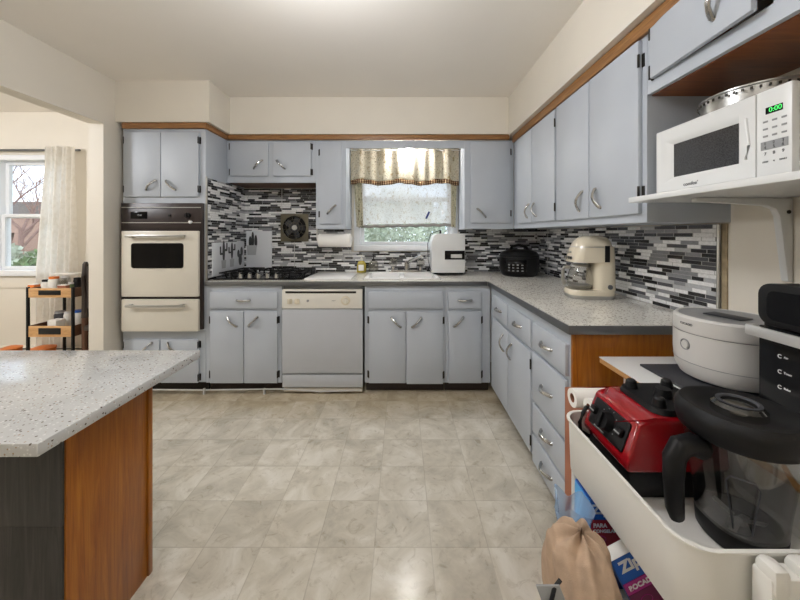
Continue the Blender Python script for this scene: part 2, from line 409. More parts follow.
# backsplash tiles (surface of the walls)
w = MB().box(-1.555, -.4965, YW - .010, YW, .89, 1.705).box(-.4965, -.48, YW - .010, YW, .89, 1.085).box(-.48, .555, YW - .010, YW, .89, 1.085).box(.555, XR, YW - .010, YW, .89, 1.318)
struct('wall_backsplash_back', w, 'tile')
struct('wall_backsplash_right', MB().prism([(-3.19, .89), (-1.40, .89), (-1.372, .905), (-1.36, .935), (-1.36, 1.303), (-3.19, 1.303)], -.01, 0, mt=Matrix.Translation((XR, 0, 0)) @ Matrix.Rotation(-pi / 2, 4, 'Z')), 'tile')
struct('trim_3', MB().tube([(XR - .012, 1.44, .885), (XR - .012, 1.405, .886), (XR - .012, 1.37, .90), (XR - .012, 1.354, .935), (XR - .012, 1.352, 1.30)], .007, 8), 'steel')
struct('trim_4', box(XR - .006, XR, 1.325, 1.347, .86, 1.303), plain('old_mastic', 'a8977a', .8, var=.25, nscale=30))
M['joint'] = plain('tile_joint', 'c9c9c6', .6)
struct('trim_5', MB().box(-1.549, -1.543, YW - .0125, YW - .01, .89, 1.705).box(-1.058, -1.053, YW - .0115, YW - .01, .89, 1.18).box(-1.181, -1.176, YW - .0115, YW - .01, 1.36, 1.705), 'joint')
struct('trim_6', box(XR - .0115, XR - .010, 2.94, 2.944, .89, 1.303), 'joint')

# kitchen window
def window(name, x0, x1, z0, z1, mull=None, meet=.5):
    y = YW + .02
    o = MB().box(x0 - .06, x0, YW - .02, YW + .11, z0 - .05, z1 + .05, .004).box(x1, x1 + .06, YW - .02, YW + .11, z0 - .05, z1 + .05, .004) \
        .box(x0, x1, YW - .02, YW + .11, z1, z1 + .05, .004).box(x0 - .06, x1 + .06, YW - .045, YW + .11, z0 - .055, z0, .005)
    fr = struct(name, o, 'vinylw')
    spans = [(x0, x1)] if mull is None else [(x0, mull - .02), (mull + .02, x1)]
    if mull is not None: struct('window_mullion', box(mull - .02, mull + .02, YW - .01, YW + .11, z0, z1), 'vinylw', fr)
    for a, b in spans:
        zm = z0 + (z1 - z0) * meet
        for (q0, q1, yy) in ((z0, zm + .025, YW + .03), (zm - .015, z1, YW + .065)):
            s = MB(); e = .034
            s.box(a, b, yy, yy + .03, q0, q0 + e, .003).box(a, b, yy, yy + .03, q1 - e, q1, .003).box(a, a + e, yy, yy + .03, q0 + e, q1 - e).box(b - e, b, yy, yy + .03, q0 + e, q1 - e)
            so = struct('window_sash', s, 'vinylw', fr)
            struct('window_pane', box(a + e, b - e, yy + .013, yy + .017, q0 + e, q1 - e), 'glass', so)
    return fr
window('window_1', -.41, .485, 1.15, 2.02, None, .52)
window('window_2', -4.69, -3.30, .905, 1.985, -4.0, .49)
struct('trim_7', box(-4.8, -3.2, YW - .012, YW, .73, .845, .004), 'wall')
struct('baseboard_dining', MB().box(-5.3, -2.36, YW - .07, YW, .02, .17, .01).box(-5.3, -2.36, YW - .085, YW - .07, .14, .155), 'wall')
struct('baseboard_slot', box(-5.3, -2.36, YW - .0885, YW - .0855, .155, .165), 'hinge')

# ------------------------------------------------------------ cabinets (local: x across the front, y into the wall, z up; front face at y = 0)
def handle_mesh():
    m = MB(); n = 12; L = .052
    pts = [(0, -.004 - .024 * sin(pi * i / n), L * (2 * i / n - 1)) for i in range(n + 1)]
    rs = [.0045 + .003 * abs(cos(pi * i / n)) + (.0015 if 4 < i < 8 else 0) for i in range(n + 1)]
    m.tube(pts, .005, 8, rs, 1.3, (1, 0, 0))
    for e in (-1, 1): m.cyl((0, 0, e * L), (0, -.008, e * L), .009, .005, 10)
    o = m.build('handle', 'chrome'); me = o.data; bpy.data.objects.remove(o); return me
HM = handle_mesh()
def handle(parent, x, z, ang, y=0):
    o = bpy.data.objects.new('handle', HM); C.objects.link(o); o.parent = parent; o.location = (x, y, z); o.rotation_euler = (0, ang, 0); return o
T = .019
def door(root, x0, x1, z0, z1, hinge=None, h=None, name='door', mat='cab', open_=0, y=0):
    d = box(0, x1 - x0, -T, 0, 0, z1 - z0, .004).build(name, mat, root, loc=(x0, y, z0), rot=(0, 0, -open_))
    if hinge:
        hx = 0 if hinge == 'L' else x1 - x0; s = -1 if hinge == 'L' else 1
        for hz in ((z1 - z0) * .12, (z1 - z0) * .88):
            MB().box(hx - .004, hx + .004, -T - .002, -T + .005, hz - .027, hz + .027, .001).box(hx + min(0, s * .013), hx + max(0, s * .013), -.004, -.0005, hz - .027, hz + .027).build('hinge', 'hinge', d)
    if h: handle(d, h[0] - x0, h[1] - z0, h[2], -T)
    return d
def drawer(root, x0, x1, z0, z1, hz=True): 
    d = door(root, x0, x1, z0, z1, name='drawer')
    if hz: handle(d, (x1 - x0) / 2, (z1 - z0) / 2, pi / 2, -T)
    return d
A = R(45)
def X(px, Y): return (px - 402) * Y / 325
def Z(py, Y): return 1.26 - (py - 234) * Y / 325
fy = YB
bx = lambda px: X(px, fy)
# tall oven cabinet
x0 = -2.205; x1 = -1.552; w_ = x1 - x0
oc = thing('tall_oven_cabinet', 'tall grey cabinet housing the wall oven by the left wall', 'cabinet', (x0, fy, 0))
m = MB().box(0, .012, .0201, .62, .09, 2.09).box(w_ - .014, w_, .0201, .62, .09, 2.09).box(0, w_, 0, .02, 1.48, 2.09).box(0, w_, 0, .02, .09, .505).box(0, .03, 0, .02, .5051, 1.4799).box(w_ - .03, w_, 0, .02, .5051, 1.4799).box(.0121, w_ - .0141, .0201, .6, 1.482, 1.5).box(.0121, w_ - .0141, .0201, .6, .485, .503)
m.build('body', 'cab', oc); box(.01, w_ - .01, .06, .08, 0, .09).build('toe_kick', 'hinge', oc)
zA, zB = Z(197, fy), Z(133, fy)
door(oc, bx(125.5) - x0, bx(162) - x0, zA, zB, 'L', (bx(153) - x0, zA + .09, A)); door(oc, bx(162.6) - x0, bx(199.5) - x0, zA, zB, 'R', (bx(172.5) - x0, zA + .09, -A))
zA, zB = Z(382, fy), Z(339, fy)
door(oc, bx(125.5) - x0, bx(161) - x0, zA, zB, 'L', (bx(149) - x0, zB - .06, A)); door(oc, bx(162) - x0, bx(199.5) - x0, zA, zB, 'R', (bx(174) - x0, zB - .06, -A))
# wall oven
wo = thing('wall_oven', 'built-in almond double wall oven with brown control panel', 'oven', (-1.878, fy, .51))
hw = .322; b0 = .51
box(-.296, .29, .022, .55, .005, .955).build('housing', 'black', wo)
box(-hw, hw - .004, -.028, -.002, .0, .992, .004).build('surround', 'brownp', wo)
zz = lambda py: Z(py, fy) - b0
cp = box(-hw + .012, hw - .012, -.034, -.029, zz(230), zz(209), .002).build('control_panel', 'brownp', wo)
box(-hw + .012, hw - .012, -.0355, -.0345, zz(208.2), zz(207.4)).build('trim_strip', 'steel', wo)
box(-hw + .012, hw - .012, -.0355, -.0345, zz(223.2), zz(222.4)).build('trim_strip', 'steel', wo)
box(-.24, -.11, -.036, -.0345, zz(219), zz(212), .001).build('clock_face', 'blackg', cp)
text('10:00', .018, 'grey', cp, tfront(-.17, -.0365, zz(215.5)), 'clock_digits')
MB().cyl((.21, -.0345, zz(215.8)), (.21, -.055, zz(215.8)), .022, .019).box(.207, .213, -.062, -.05, zz(215.8) - .02, zz(215.8) + .02).build('knob', 'black', cp)
MB().cyl((.065, -.0345, zz(215.8)), (.065, -.042, zz(215.8)), .009).build('button', 'black', cp)
MB().cyl((.232, -.0345, zz(222.3)), (.232, -.05, zz(222.3)), .012).build('indicator', 'white', cp)
def oven_door(za, zb, win):
    d = box(-.294, .301, -.058, -.0305, za, zb, .006).build('oven_door', 'almond', wo)
    hz = zb - .04 if win else zb - .045
    m = MB().box(-.235, .21, -.098, -.085, hz - .009, hz + .009, .004)
    m.build('door_handle', 'steel', d)
    box(-.215, -.195, -.0845, -.0585, hz - .014, hz + .012, .003).build('handle_bracket', 'steel', d); box(.175, .205, -.0845, -.0585, hz - .012, hz + .012, .003).build('handle_bracket', 'steel', d)
    if win:
        zc0, zc1 = zz(267.5), zz(243)
        m = MB(); pts = []; r = .02; wx0, wx1 = -.215, .19
        for cx, cz, a0 in ((wx1 - r, zc1 - r, 0), (wx0 + r, zc1 - r, 90), (wx0 + r, zc0 + r, 180), (wx1 - r, zc0 + r, 270)):
            for k in range(5): a = R(a0 + k * 22.5); pts.append((cx + r * cos(a), cz + r * sin(a)))
        m.prism(pts, -.0605, -.0585); m.build('oven_window', 'blackg', d)
oven_door(zz(295.5), zz(231), True); oven_door(zz(329.5), zz(298), False)

# cooktop base cabinet (back wall)
def base_unit(name, label, px0, px1, floorpx=None):
    xa, xb = bx(px0), bx(px1); o = thing(name, label, 'cabinet', (xa, fy, 0)); ww = xb - xa
    MB().box(0, ww, 0, .018, .085, .855).box(0, .012, .018, .6, .085, .855).box(ww - .012, ww, .018, .6, .085, .855).box(.012, ww - .012, .018, .6, .085, .10).build('body', 'cab', o)
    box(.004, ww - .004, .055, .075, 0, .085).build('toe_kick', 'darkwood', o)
    return o, xa
o, xa = base_unit('base_cabinet', 'grey base cabinet under the black gas cooktop', 206.2, 281.8)
zd0, zd1 = Z(308, fy), Z(291.5, fy); ze0, ze1 = Z(382.3, fy), Z(311, fy)
drawer(o, bx(211) - xa, bx(278.2) - xa, zd0, zd1)
door(o, bx(211) - xa, bx(244.3) - xa, ze0, ze1, 'L', (bx(233.5) - xa, ze1 - .08, -A)); door(o, bx(245.2) - xa, bx(278.2) - xa, ze0, ze1, 'R', (bx(254) - xa, ze1 - .08, A))
o, xa = base_unit('base_cabinet', 'wide grey base cabinet under the white sink', 364.8, 445)
door(o, bx(369) - xa, bx(442.4) - xa, zd0, zd1, name='false_front')
door(o, bx(369) - xa, bx(405.6) - xa, ze0, ze1, 'L', (bx(396.3) - xa, ze1 - .085, -A)); door(o, bx(406.6) - xa, bx(442.8) - xa, ze0 - .006, ze1 - .004, 'R', (bx(416.5) - xa, ze1 - .085, A))
o, xa = base_unit('base_cabinet', 'narrow grey one-door base cabinet in the back right corner', 445.3, 490.3)
drawer(o, bx(448.3) - xa, bx(481) - xa, zd0, zd1); door(o, bx(448.3) - xa, bx(481) - xa, ze0, ze1, 'R', (bx(458.2) - xa, ze1 - .08, A))

# dishwasher
xa, xb = bx(283), bx(363); ww = xb - xa
dw = thing('dishwasher', 'grey dishwasher with almond control strip between base cabinets', 'dishwasher', (xa, fy, 0))
box(0, ww, .01, .58, .09, .85).build('tub', 'dsteel', dw)
d = box(0, ww, -.022, .008, Z(372.5, fy), Z(308.5, fy), .004).build('door', 'steeldoor', dw)
box(0, ww, -.016, .008, Z(386.5, fy), Z(374, fy), .003).build('lower_panel', 'steeldoor', dw)
box(.004, ww - .004, .0, .02, .012, Z(388, fy), .003).build('kick_plate', 'almond', dw)
cp = box(.002, ww - .002, -.03, .008, Z(307.8, fy), Z(289, fy), .004).build('control_panel', 'almond2', dw)
box(.03, ww - .05, -.0318, -.0302, Z(292.6, fy), Z(290.6, fy)).build('vent_slot', 'hinge', cp)
for px in (291.3, 298.5):
    MB().box(bx(px) - xa - .02, bx(px) - xa + .018, -.04, -.0302, Z(303, fy), Z(298, fy), .004).box(bx(px) - xa - .004, bx(px) - xa + .004, -.046, -.04, Z(303, fy), Z(297.5, fy), .002).build('rocker_switch', 'cream', cp)
MB().cyl((bx(309) - xa, -.03, Z(300, fy)), (bx(309) - xa, -.036, Z(300, fy)), .009).build('button', 'grey', cp)
MB().cyl((bx(346.2) - xa, -.03, Z(299.8, fy)), (bx(346.2) - xa, -.034, Z(299.8, fy)), .036, seg=28).build('dial_ring', 'cream', cp)
MB().cyl((bx(346.2) - xa, -.034, Z(299.8, fy)), (bx(346.2) - xa, -.05, Z(299.8, fy)), .024, .02, seg=28).box(bx(346.2) - xa - .003, bx(346.2) - xa + .003, -.058, -.05, Z(299.8, fy) - .018, Z(299.8, fy) + .018).build('dial', 'almond', cp)
text('HEAT', .012, 'txtg', cp, tfront(bx(334.5) - xa, -.0306, Z(300, fy)))

# pipe along the toe kick
p = MB().tube([(bx(150), fy - .012, .035), (bx(200), fy - .008, .03), (bx(281), fy - .012, .04), (bx(320), fy - .016, .022), (bx(362), fy - .012, .03)], .0055, 8)
for q in (205, 265): p.box(bx(q) - .006, bx(q) + .006, fy - .019, fy - .004, .0, .044)
tag(p.build('floor_pipe', 'lgrey'), 'thin white pipe running along the floor under the cabinets', 'pipe')

# right-hand run of base cabinets (front faces -x)
RZ = -pi / 2
YE = 1.330
def yloc(Y, top): return top - Y                    # local x grows toward the camera
def right_base(name, label, ya, yb, yb_panel=False):
    o = thing(name, label, 'cabinet', (XB, ya, 0), RZ); ww = ya - yb
    MB().box(0, ww, 0, .018, .075, .855).box(0, .012, .018, .6, .075, .855).box(ww - .012, ww, .018, .6, .075, .855).box(.012, ww - .012, .018, .6, .075, .09).build('body', 'cab', o)
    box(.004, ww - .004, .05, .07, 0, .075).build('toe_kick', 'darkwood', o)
    return o
ya = 2.545
o = right_base('base_cabinet', 'grey base cabinet with paired doors under the right-hand counter', ya, 1.716)
drawer(o, ya - 2.446, ya - 2.112, .655, .80); drawer(o, ya - 2.092, ya - 1.728, .655, .80)
door(o, ya - 2.446, ya - 2.108, .10, .632, None, (ya - 2.18, .53, -A * .3)); door(o, ya - 2.10, ya - 1.728, .10, .632, 'R', (ya - 2.03, .525, A * .3))
o = right_base('base_cabinet', 'grey four-drawer base cabinet at the near end of the counter', 1.714, YE + .018); ya = 1.714
for q0, q1 in ((.665, .80), (.395, .647), (.232, .38), (.075, .217)): drawer(o, ya - 1.702, ya - 1.358, q0, q1)
box(ya - YE - .018, ya - YE, .0, .62, .0, .855, .002).build('end_panel', 'wood', o)['label'] = 'stained brown wood end panel'

# countertop, one worktop round the corner
def slab(poly, z0, z1):
    b = bmesh.new(); f = b.faces.new([b.verts.new((x, y, z0)) for x, y in poly]); e = bmesh.ops.extrude_face_region(b, geom=[f])
    for v in e['geom']:
        if isinstance(v, bmesh.types.BMVert): v.co.z = z1
    bmesh.ops.recalc_face_normals(b, faces=b.faces[:]); return MB()._add(b)
ct = thing('countertop', 'speckled beige L-shaped countertop with metal edge strip', 'countertop', (0, 0, 0))
SX0, SX1, SY0, SY1 = X(366, 2.7), X(438, 2.7), 2.66, 3.06
m = slab([(-1.549, fy - .015), (XB - .02, fy - .015), (XB - .02, YE - .01), (XR - .012, YE - .01), (XR - .012, YW - .012), (SX1, YW - .012), (SX1, SY0), (SX0, SY0), (SX0, YW - .012), (-1.549, YW - .012)], .857, .889)
m.box(SX0 - .001, SX1 + .001, SY1, YW - .012, .857, .889)
m.build('worktop', 'counter', ct)
MB().box(-1.549, XB - .03, fy - .022, fy - .0152, .853, .888, .002).build('edge_strip', 'dsteel', ct)
MB().box(XB - .0275, XB - .0205, YE - .01, fy - .02, .853, .888, .002).box(XB - .027, XR - .012, YE - .0175, YE - .0105, .853, .888, .002).build('edge_strip', 'dsteel', ct)

# sink and tap
sk = thing('kitchen_sink', 'white double-bowl sink under the kitchen window', 'sink', ((SX0 + SX1) / 2, 2.86, .889)); hw2 = (SX1 - SX0) / 2
m = MB().box(-hw2 - .012, hw2 + .012, -.212, -.185, .0005, .011, .004).box(-hw2 - .012, hw2 + .012, .165, .27, .0005, .011, .004).box(-hw2 - .012, -hw2 + .02, -.185, .165, .0005, .011, .004).box(hw2 - .02, hw2 + .012, -.185, .165, .0005, .011, .004).box(-.02, .02, -.185, .165, .0005, .009, .003)
m.build('rim', 'sinkw', sk)
MB().box(-hw2 - .017, -hw2 - .0125, -.216, .27, .0005, .005).box(hw2 + .0125, hw2 + .017, -.216, .27, .0005, .005).build('edge_ring', 'dsteel', sk)
for a, b in ((-hw2 + .018, -.016), (.016, hw2 - .018)):
    m = MB().box(a, b, -.185, .165, -.17, -.162).box(a, a + .006, -.185, .165, -.162, .001).box(b - .006, b, -.185, .165, -.162, .001).box(a + .006, b - .006, -.185, -.179, -.162, .001).box(a + .006, b - .006, .159, .165, -.162, .001)
    bo = m.build('bowl', 'sinkw', sk); MB().cyl(((a + b) / 2, 0, -.162), ((a + b) / 2, 0, -.158), .04).build('drain', 'steel', bo)
fx = X(407, 3.08); fYY = 3.085
fa = thing('faucet', 'chrome faucet with clear knob handles behind the sink', 'faucet', (fx, fYY, .9005)); fa.scale = (1.3, 1, 1.4)
MB().lathe([(0, 0), (.045, 0), (.043, .012), (0, .016)], 28, sx=2.9, sy=.62).build('base_plate', 'chrome', fa)
MB().cyl((0, 0, .012), (0, 0, .07), .02, .017).build('body', 'chrome', fa)
MB().tube([(0, 0, .06), (.02, -.04, .075), (.06, -.1, .098), (.1, -.15, .115), (.107, -.157, .1)], .011, 12).build('spout', 'chrome', fa)
for s in (-1, 1):
    MB().cyl((s * .1, 0, .012), (s * .1, 0, .035), .016, .012).build('handle_stem', 'chrome', fa)
    MB().lathe([(0, .036), (.018, .036), (.03, .05), (.03, .075), (.02, .088), (0, .09)], 8, c=(s * .1, 0, 0)).build('knob', 'cglass', fa)

# gas cooktop
gx = thing('gas_cooktop', 'black five-knob gas cooktop set in the counter', 'cooktop', (-1.165, 2.87, .8895)); hx = .36
box(-hx, hx, -.25, .24, 0, .012, .004).build('plate', 'blackg', gx)
for bxx, byy in ((-.24, -.1), (-.24, .12), (0, .1), (.24, -.1), (.24, .12)):
    g = MB().lathe([(0, .013), (.048, .013), (.044, .024), (.03, .026), (.028, .032), (0, .033)], 20, c=(bxx, byy, 0)).build('burner', 'black', gx)
    m = MB()
    for k in range(4): 
        a = k * pi / 2; m.box(.02, .1, -.005, .005, .046, .056, .002, mt=Matrix.Translation((bxx, byy, 0)) @ Matrix.Rotation(a, 4, 'Z'))
        m.box(.09, .1, -.005, .005, .013, .05, mt=Matrix.Translation((bxx, byy, 0)) @ Matrix.Rotation(a, 4, 'Z'))
    m.box(bxx - .1, bxx + .1, byy - .1, byy - .09, .044, .054).box(bxx - .1, bxx + .1, byy + .09, byy + .1, .044, .054).box(bxx - .1, bxx - .09, byy - .1, byy + .1, .044, .054).box(bxx + .09, bxx + .1, byy - .1, byy + .1, .044, .054)
    m.build('grate', 'rubber', gx)
for k in range(5):
    kx = X(241 + k * 9, 2.66) + 1.165; ky = -.215
    MB().cyl((kx, ky, .012), (kx, ky, .045), .02, .016).box(kx - .005, kx + .005, ky - .02, ky + .02, .045, .056, .002).build('knob', 'chrome', gx)

tag(box(X(308.5, 2.75), X(352, 2.72), 2.63, 3.02, .8895, .9005, .003).build('cutting_board', 'sinkw'), 'flat white board lying on the counter left of the sink', 'board')

# ------------------------------------------------------------ upper cabinets on the back wall
uy = YU
ux = lambda px: X(px, uy)
def upper(name, label, xa, xb, z0, z1=2.088, depth=.318):
    o = thing(name, label, 'cabinet', (xa, uy, z0)); ww = xb - xa
    MB().box(0, ww, 0, .018, 0, z1 - z0).box(0, .012, .018, depth, 0, z1 - z0).box(ww - .012, ww, .018, depth, 0, z1 - z0).box(.012, ww - .012, .018, depth, 0, .015).build('body', 'cab', o)
    return o
z0 = 1.715
o = upper('wall_cabinet', 'short grey wall cabinet above the cooktop', -1.549, ux(316) - .002, z0); xa = -1.549
box(.012, ux(316) - xa - .014, .018, .3, -.004, -.0005).build('underside', 'walnut', o)
dz0, dz1 = Z(176.3, uy) - z0, Z(142.8, uy) - z0
door(o, ux(230.5) - xa, ux(268.8) - xa, dz0, dz1, 'L', (ux(259) - xa, dz0 + .1, A)); door(o, ux(274) - xa, ux(311.5) - xa, dz0, dz1, 'R', (ux(281.5) - xa, dz0 + .1, -A))
z0 = 1.305
o = upper('wall_cabinet', 'narrow tall grey wall cabinet left of the window', ux(316), ux(346), z0); xa = ux(316)
door(o, ux(320) - xa, ux(341.5) - xa, Z(224, uy) - z0, Z(143, uy) - z0, 'L', (ux(332) - xa, .17, A))
o = upper('wall_cabinet', 'single-door grey wall cabinet right of the window', ux(464.5), XU - .002, z0); xa = ux(464.5)
door(o, ux(470.5) - xa, ux(510) - xa, Z(223, uy) - z0, Z(142.5, uy) - z0, 'R', (ux(481) - xa, .14, -A))
struct('trim_8', box(ux(346) + .001, ux(464.5) - .001, uy, uy + .02, Z(148, uy), 2.088), 'cab')

# upper cabinets on the right wall
def rupper(name, label, ya, yb, z0, z1=2.083):
    o = thing(name, label, 'cabinet', (XU, ya, z0), RZ); ww = ya - yb; dp = XR - XU - .002
    MB().box(0, ww, 0, .018, 0, z1 - z0).box(0, .012, .018, dp, 0, z1 - z0).box(ww - .014, ww, .018, dp, 0, z1 - z0).box(.012, ww - .014, .018, dp, .0, .015).build('body', 'cab', o)
    return o
ya, z0 = 2.872, 1.307
o = rupper('wall_cabinet', 'grey two-door wall cabinet in the far right corner', ya, 2.061, z0)
door(o, ya - 2.75, ya - 2.442, .04, .748, None, (ya - 2.50, .13, A * .35)); door(o, ya - 2.434, ya - 2.072, .04, .748, 'R', (ya - 2.37, .13, -A * .5))
ya = 2.060
o = rupper('wall_cabinet', 'large grey two-door wall cabinet next to the microwave', ya, 1.313, z0)
door(o, ya - 2.049, ya - 1.695, .037, .75, None, (ya - 1.765, .13, A * .35)); door(o, ya - 1.688, ya - 1.337, .037, .75, 'R', (ya - 1.61, .13, -A * .5))
ya, z0 = 1.311, 1.82
o = thing('wall_cabinet', 'short grey wall cabinet with ajar door above the microwave', 'cabinet', (XU, ya, z0), RZ); ww = 1.05; dp = XR - XU - .002
MB().box(0, ww, 0, .018, 0, .055).box(0, .035, 0, .018, .055, .263).box(.445, ww, 0, .018, .055, .263).box(0, ww, 0, .018, .245, .263).build('face_frame', 'cab', o)
MB().box(0, ww, .019, dp, -.004, .012).box(0, .014, .019, dp, .012, .263).box(.43, .444, .019, dp, .012, .263).box(.014, ww, dp - .008, dp, .012, .263).build('carcass', 'woodh', o)['label'] = 'bare brown wood carcass and underside'
door(o, .036, .428, .048, .252, 'L', (.33, .15, A * .4), open_=R(3.2))

# ------------------------------------------------------------ kitchen window dressing and lamp
vx0, vx1 = X(351, 3.10), X(458.5, 3.10)
va = thing('curtain_valance', 'cream floral valance with brown plaid hem over the window', 'curtain', ((vx0 + vx1) / 2, 3.082, 2.055)); hv = (vx1 - vx0) / 2
def vf(zt, zb, amp):
    def f(u, v):
        x = -hv + 2 * hv * u
        y = amp * (.6 + .4 * v) * sin(u * 2 * pi * 8.5 + .8 * sin(u * 9)) + .008 * sin(u * 40)
        wob = .011 * sin(u * 17) * v + .014 * (1 - v) ** 3 * abs(sin(u * 2 * pi * 4.25))
        return (x, y, zt + (zb - zt) * v + wob)
    return f
MB().grid(vf(.026, -.283, .018), 140, 18).build('cloth', 'valance', va, solid=.0015, smooth=80)
def hemf(u, v):
    x, y, z = vf(.026, -.283, .018)(u, 1); return (x, y - .001, z - .042 * v)
MB().grid(hemf, 140, 3).build('plaid_hem', 'plaid', va, solid=.002, smooth=80)
MB().cyl((-hv - .02, 0, 0), (hv + .02, 0, 0), .006).build('curtain_rod', 'white', va)
bx0, bx1 = X(361, 3.14), X(453, 3.14)
bl = thing('sheer_cafe_curtain', 'sheer speckled white curtain panel covering the upper kitchen window', 'curtain', ((bx0 + bx1) / 2, 3.147, 1.342)); hb = (bx1 - bx0) / 2
def bf(zt, zb):
    return lambda u, v: (-hb + 2 * hb * u, .004 * sin(u * 30) + .004 * sin(v * 9), zt + (zb - zt) * v + .018 * (u - .5) * v)
MB().grid(bf(.67, .018), 60, 30).build('cloth', 'blind', bl, smooth=80)
MB().grid(lambda u, v: (-hb + 2 * hb * u, -.004 + .004 * sin(u * 30), .014 + .018 * (u - .5) - .03 * v + .004 * sin(u * 50)), 60, 2).build('hem', 'hemc', bl, solid=.003, smooth=80)
MB().cyl((-hb - .02, .0, .66), (hb + .02, .0, .66), .005).build('curtain_rod', 'white', bl)
for nm, pa, pb, lab in (('side_curtain', 351.5, 362.5, 'narrow dark floral curtain at the left edge of the kitchen window'), ('side_curtain', 451, 457.5, 'narrow dark floral curtain at the right edge of the kitchen window')):
    a, b = X(pa, 3.12), X(pb, 3.12); sgn = 1 if pa < 400 else -1
    def sf(u, v): 
        w0 = (b - a) * (1 - .35 * v); base = a if sgn < 0 else a
        xx = (a + .05 * v + w0 * u * .9) if sgn > 0 else (b - .02 * v - w0 * (1 - u))
        return (xx - (a + b) / 2, .006 * sin(u * 18), -.66 * v + .006 * sin(u * 12))
    tag(MB().grid(sf, 20, 24).build(nm, 'sidecurtain', loc=((a + b) / 2, 3.128, 1.985), smooth=80, solid=.0015), lab, 'curtain')
cl = MB().box(-.009, .009, -.012, -.001, -.045, .03, .002, mt=Matrix.Rotation(R(25), 4, 'Y')).box(-.009, .009, .0005, .010, -.045, .03, .002, mt=Matrix.Rotation(R(25), 4, 'Y'))
tag(cl.build('clothes_peg', 'navy', loc=(X(428, 3.13), 3.135, Z(214.5, 3.13))), 'small navy blue peg clipped to the sheer curtain hem', 'peg')
ls = thing('over_sink_lamp', 'small lit lamp under the board above the window', 'lamp', (X(408.5, 3.0), 3.0, 2.0855))
MB().lathe([(0, .05), (.055, .05), (.05, .02), (.02, .005), (.02, -.01), (0, -.01)], 20).build('lamp_base', 'white', ls)
MB().sph((0, 0, -.035), .028, 16, (1, 1, 1.1)).build('bulb', 'bulb', ls)
light('over_sink_light', 'POINT', (X(408.5, 3.0), 3.0, 2.04), (0, 0, 0), SINK_LAMP, (1, .98, .95), shadow_soft_size=.03)

# ------------------------------------------------------------ things on the back wall and counter
ct0 = .8895
# ventilation fan
fxc, fzc = X(295, 3.19), Z(227.7, 3.19)
vf_ = thing('ventilation_fan', 'square bronze wall ventilation fan with round dark grille', 'fan', (fxc, 3.189, fzc)); r = .118; h = .137
m = MB(); 
b = bmesh.new(); outer = [b.verts.new((sx_ * h, 0, sz_ * h)) for sx_, sz_ in ((-1, -1), (1, -1), (1, 1), (-1, 1))]
ring = [b.verts.new((r * cos(a), -.022, r * sin(a))) for a in [2 * pi * k / 32 for k in range(32)]]
ring0 = [b.verts.new((.98 * h * max(-1, min(1, 1.42 * cos(a))), -.018, .98 * h * max(-1, min(1, 1.42 * sin(a))))) for a in [2 * pi * k / 32 for k in range(32)]]
for k in range(32):
    j = (k + 1) % 32; b.faces.new((ring0[k], ring0[j], ring[j], ring[k]))
    v0 = b.verts.new((ring0[k].co.x, 0, ring0[k].co.z)); v1 = b.verts.new((ring0[j].co.x, 0, ring0[j].co.z)); b.faces.new((ring0[k], ring0[j], v1, v0))
    i0 = b.verts.new((ring[k].co.x, -.004, ring[k].co.z)); i1 = b.verts.new((ring[j].co.x, -.004, ring[j].co.z)); b.faces.new((ring[k], ring[j], i1, i0))
for v in outer: b.verts.remove(v)
bmesh.ops.remove_doubles(b, verts=b.verts[:], dist=1e-5); bmesh.ops.recalc_face_normals(b, faces=b.faces[:])
m._add(b); m.build('frame', 'bronze', vf_)
MB().cyl((0, -.001, 0), (0, -.004, 0), r * .99, seg=32).build('backing', 'blackg', vf_)
m = MB()
for q in (.115, .08, .05): m.tube([(q * cos(2 * pi * k / 32), -.021, q * sin(2 * pi * k / 32)) for k in range(33)], .0018, 6)
for k in range(8): a = k * pi / 4 + .2; m.tube([(.03 * cos(a), -.021, .03 * sin(a)), (.117 * cos(a), -.021, .117 * sin(a))], .0016, 6)
m.build('grille', 'bronze', vf_)
for k in range(5):
    MB().box(.02, .1, -.001, .001, -.028, .028, mt=Matrix.Translation((0, -.011, 0)) @ Matrix.Rotation(k * 2 * pi / 5, 4, 'Y') @ Matrix.Rotation(R(14), 4, 'X')).build('blade', 'darkgrey', vf_)
MB().cyl((0, -.006, 0), (0, -.024, 0), .027, .024).build('hub', 'lgrey', vf_)

# cactus prints
def cactus(m, x, z, h, style):
    if style == 0:
        m.prism([(x + .016 * cos(a) * 1, z + h / 2 + h / 2 * sin(a)) for a in [2 * pi * k / 20 for k in range(20)]], 0, -.0012)
        for s, zz0 in ((-1, .35), (1, .5)):
            m.prism([(x + s * .008, z + h * zz0), (x + s * .045, z + h * zz0), (x + s * .05, z + h * (zz0 + .05)), (x + s * .05, z + h * (zz0 + .38)), (x + s * .034, z + h * (zz0 + .38)), (x + s * .033, z + h * (zz0 + .1)), (x + s * .008, z + h * (zz0 + .1))], 0, -.0012)
    else:
        for dx, dz, rx, rz in ((0, .3, .026, .3), (-.028, .62, .018, .2), (.022, .72, .02, .24)):
            m.prism([(x + dx + rx * cos(a), z + h * dz + h * rz * sin(a)) for a in [2 * pi * k / 18 for k in range(18)]], 0, -.0012 - abs(dx) * .004)
def pot(m, x, z, wd, hh): m.prism([(x - wd * .42, z), (x + wd * .42, z), (x + wd * .5, z + hh), (x - wd * .5, z + hh)], 0, -.0012)
pxa, pxb = X(246, 3.17), X(271.5, 3.17)
cpn = thing('cactus_print', 'white board with one potted cactus drawing on the back tiles', 'picture', ((pxa + pxb) / 2, 3.178, .925)); pw = (pxb - pxa) / 2
box(-pw, pw, -.004, .009, 0, Z(231, 3.17) - .925, .001).build('board', 'print', cpn)
m = MB(); 
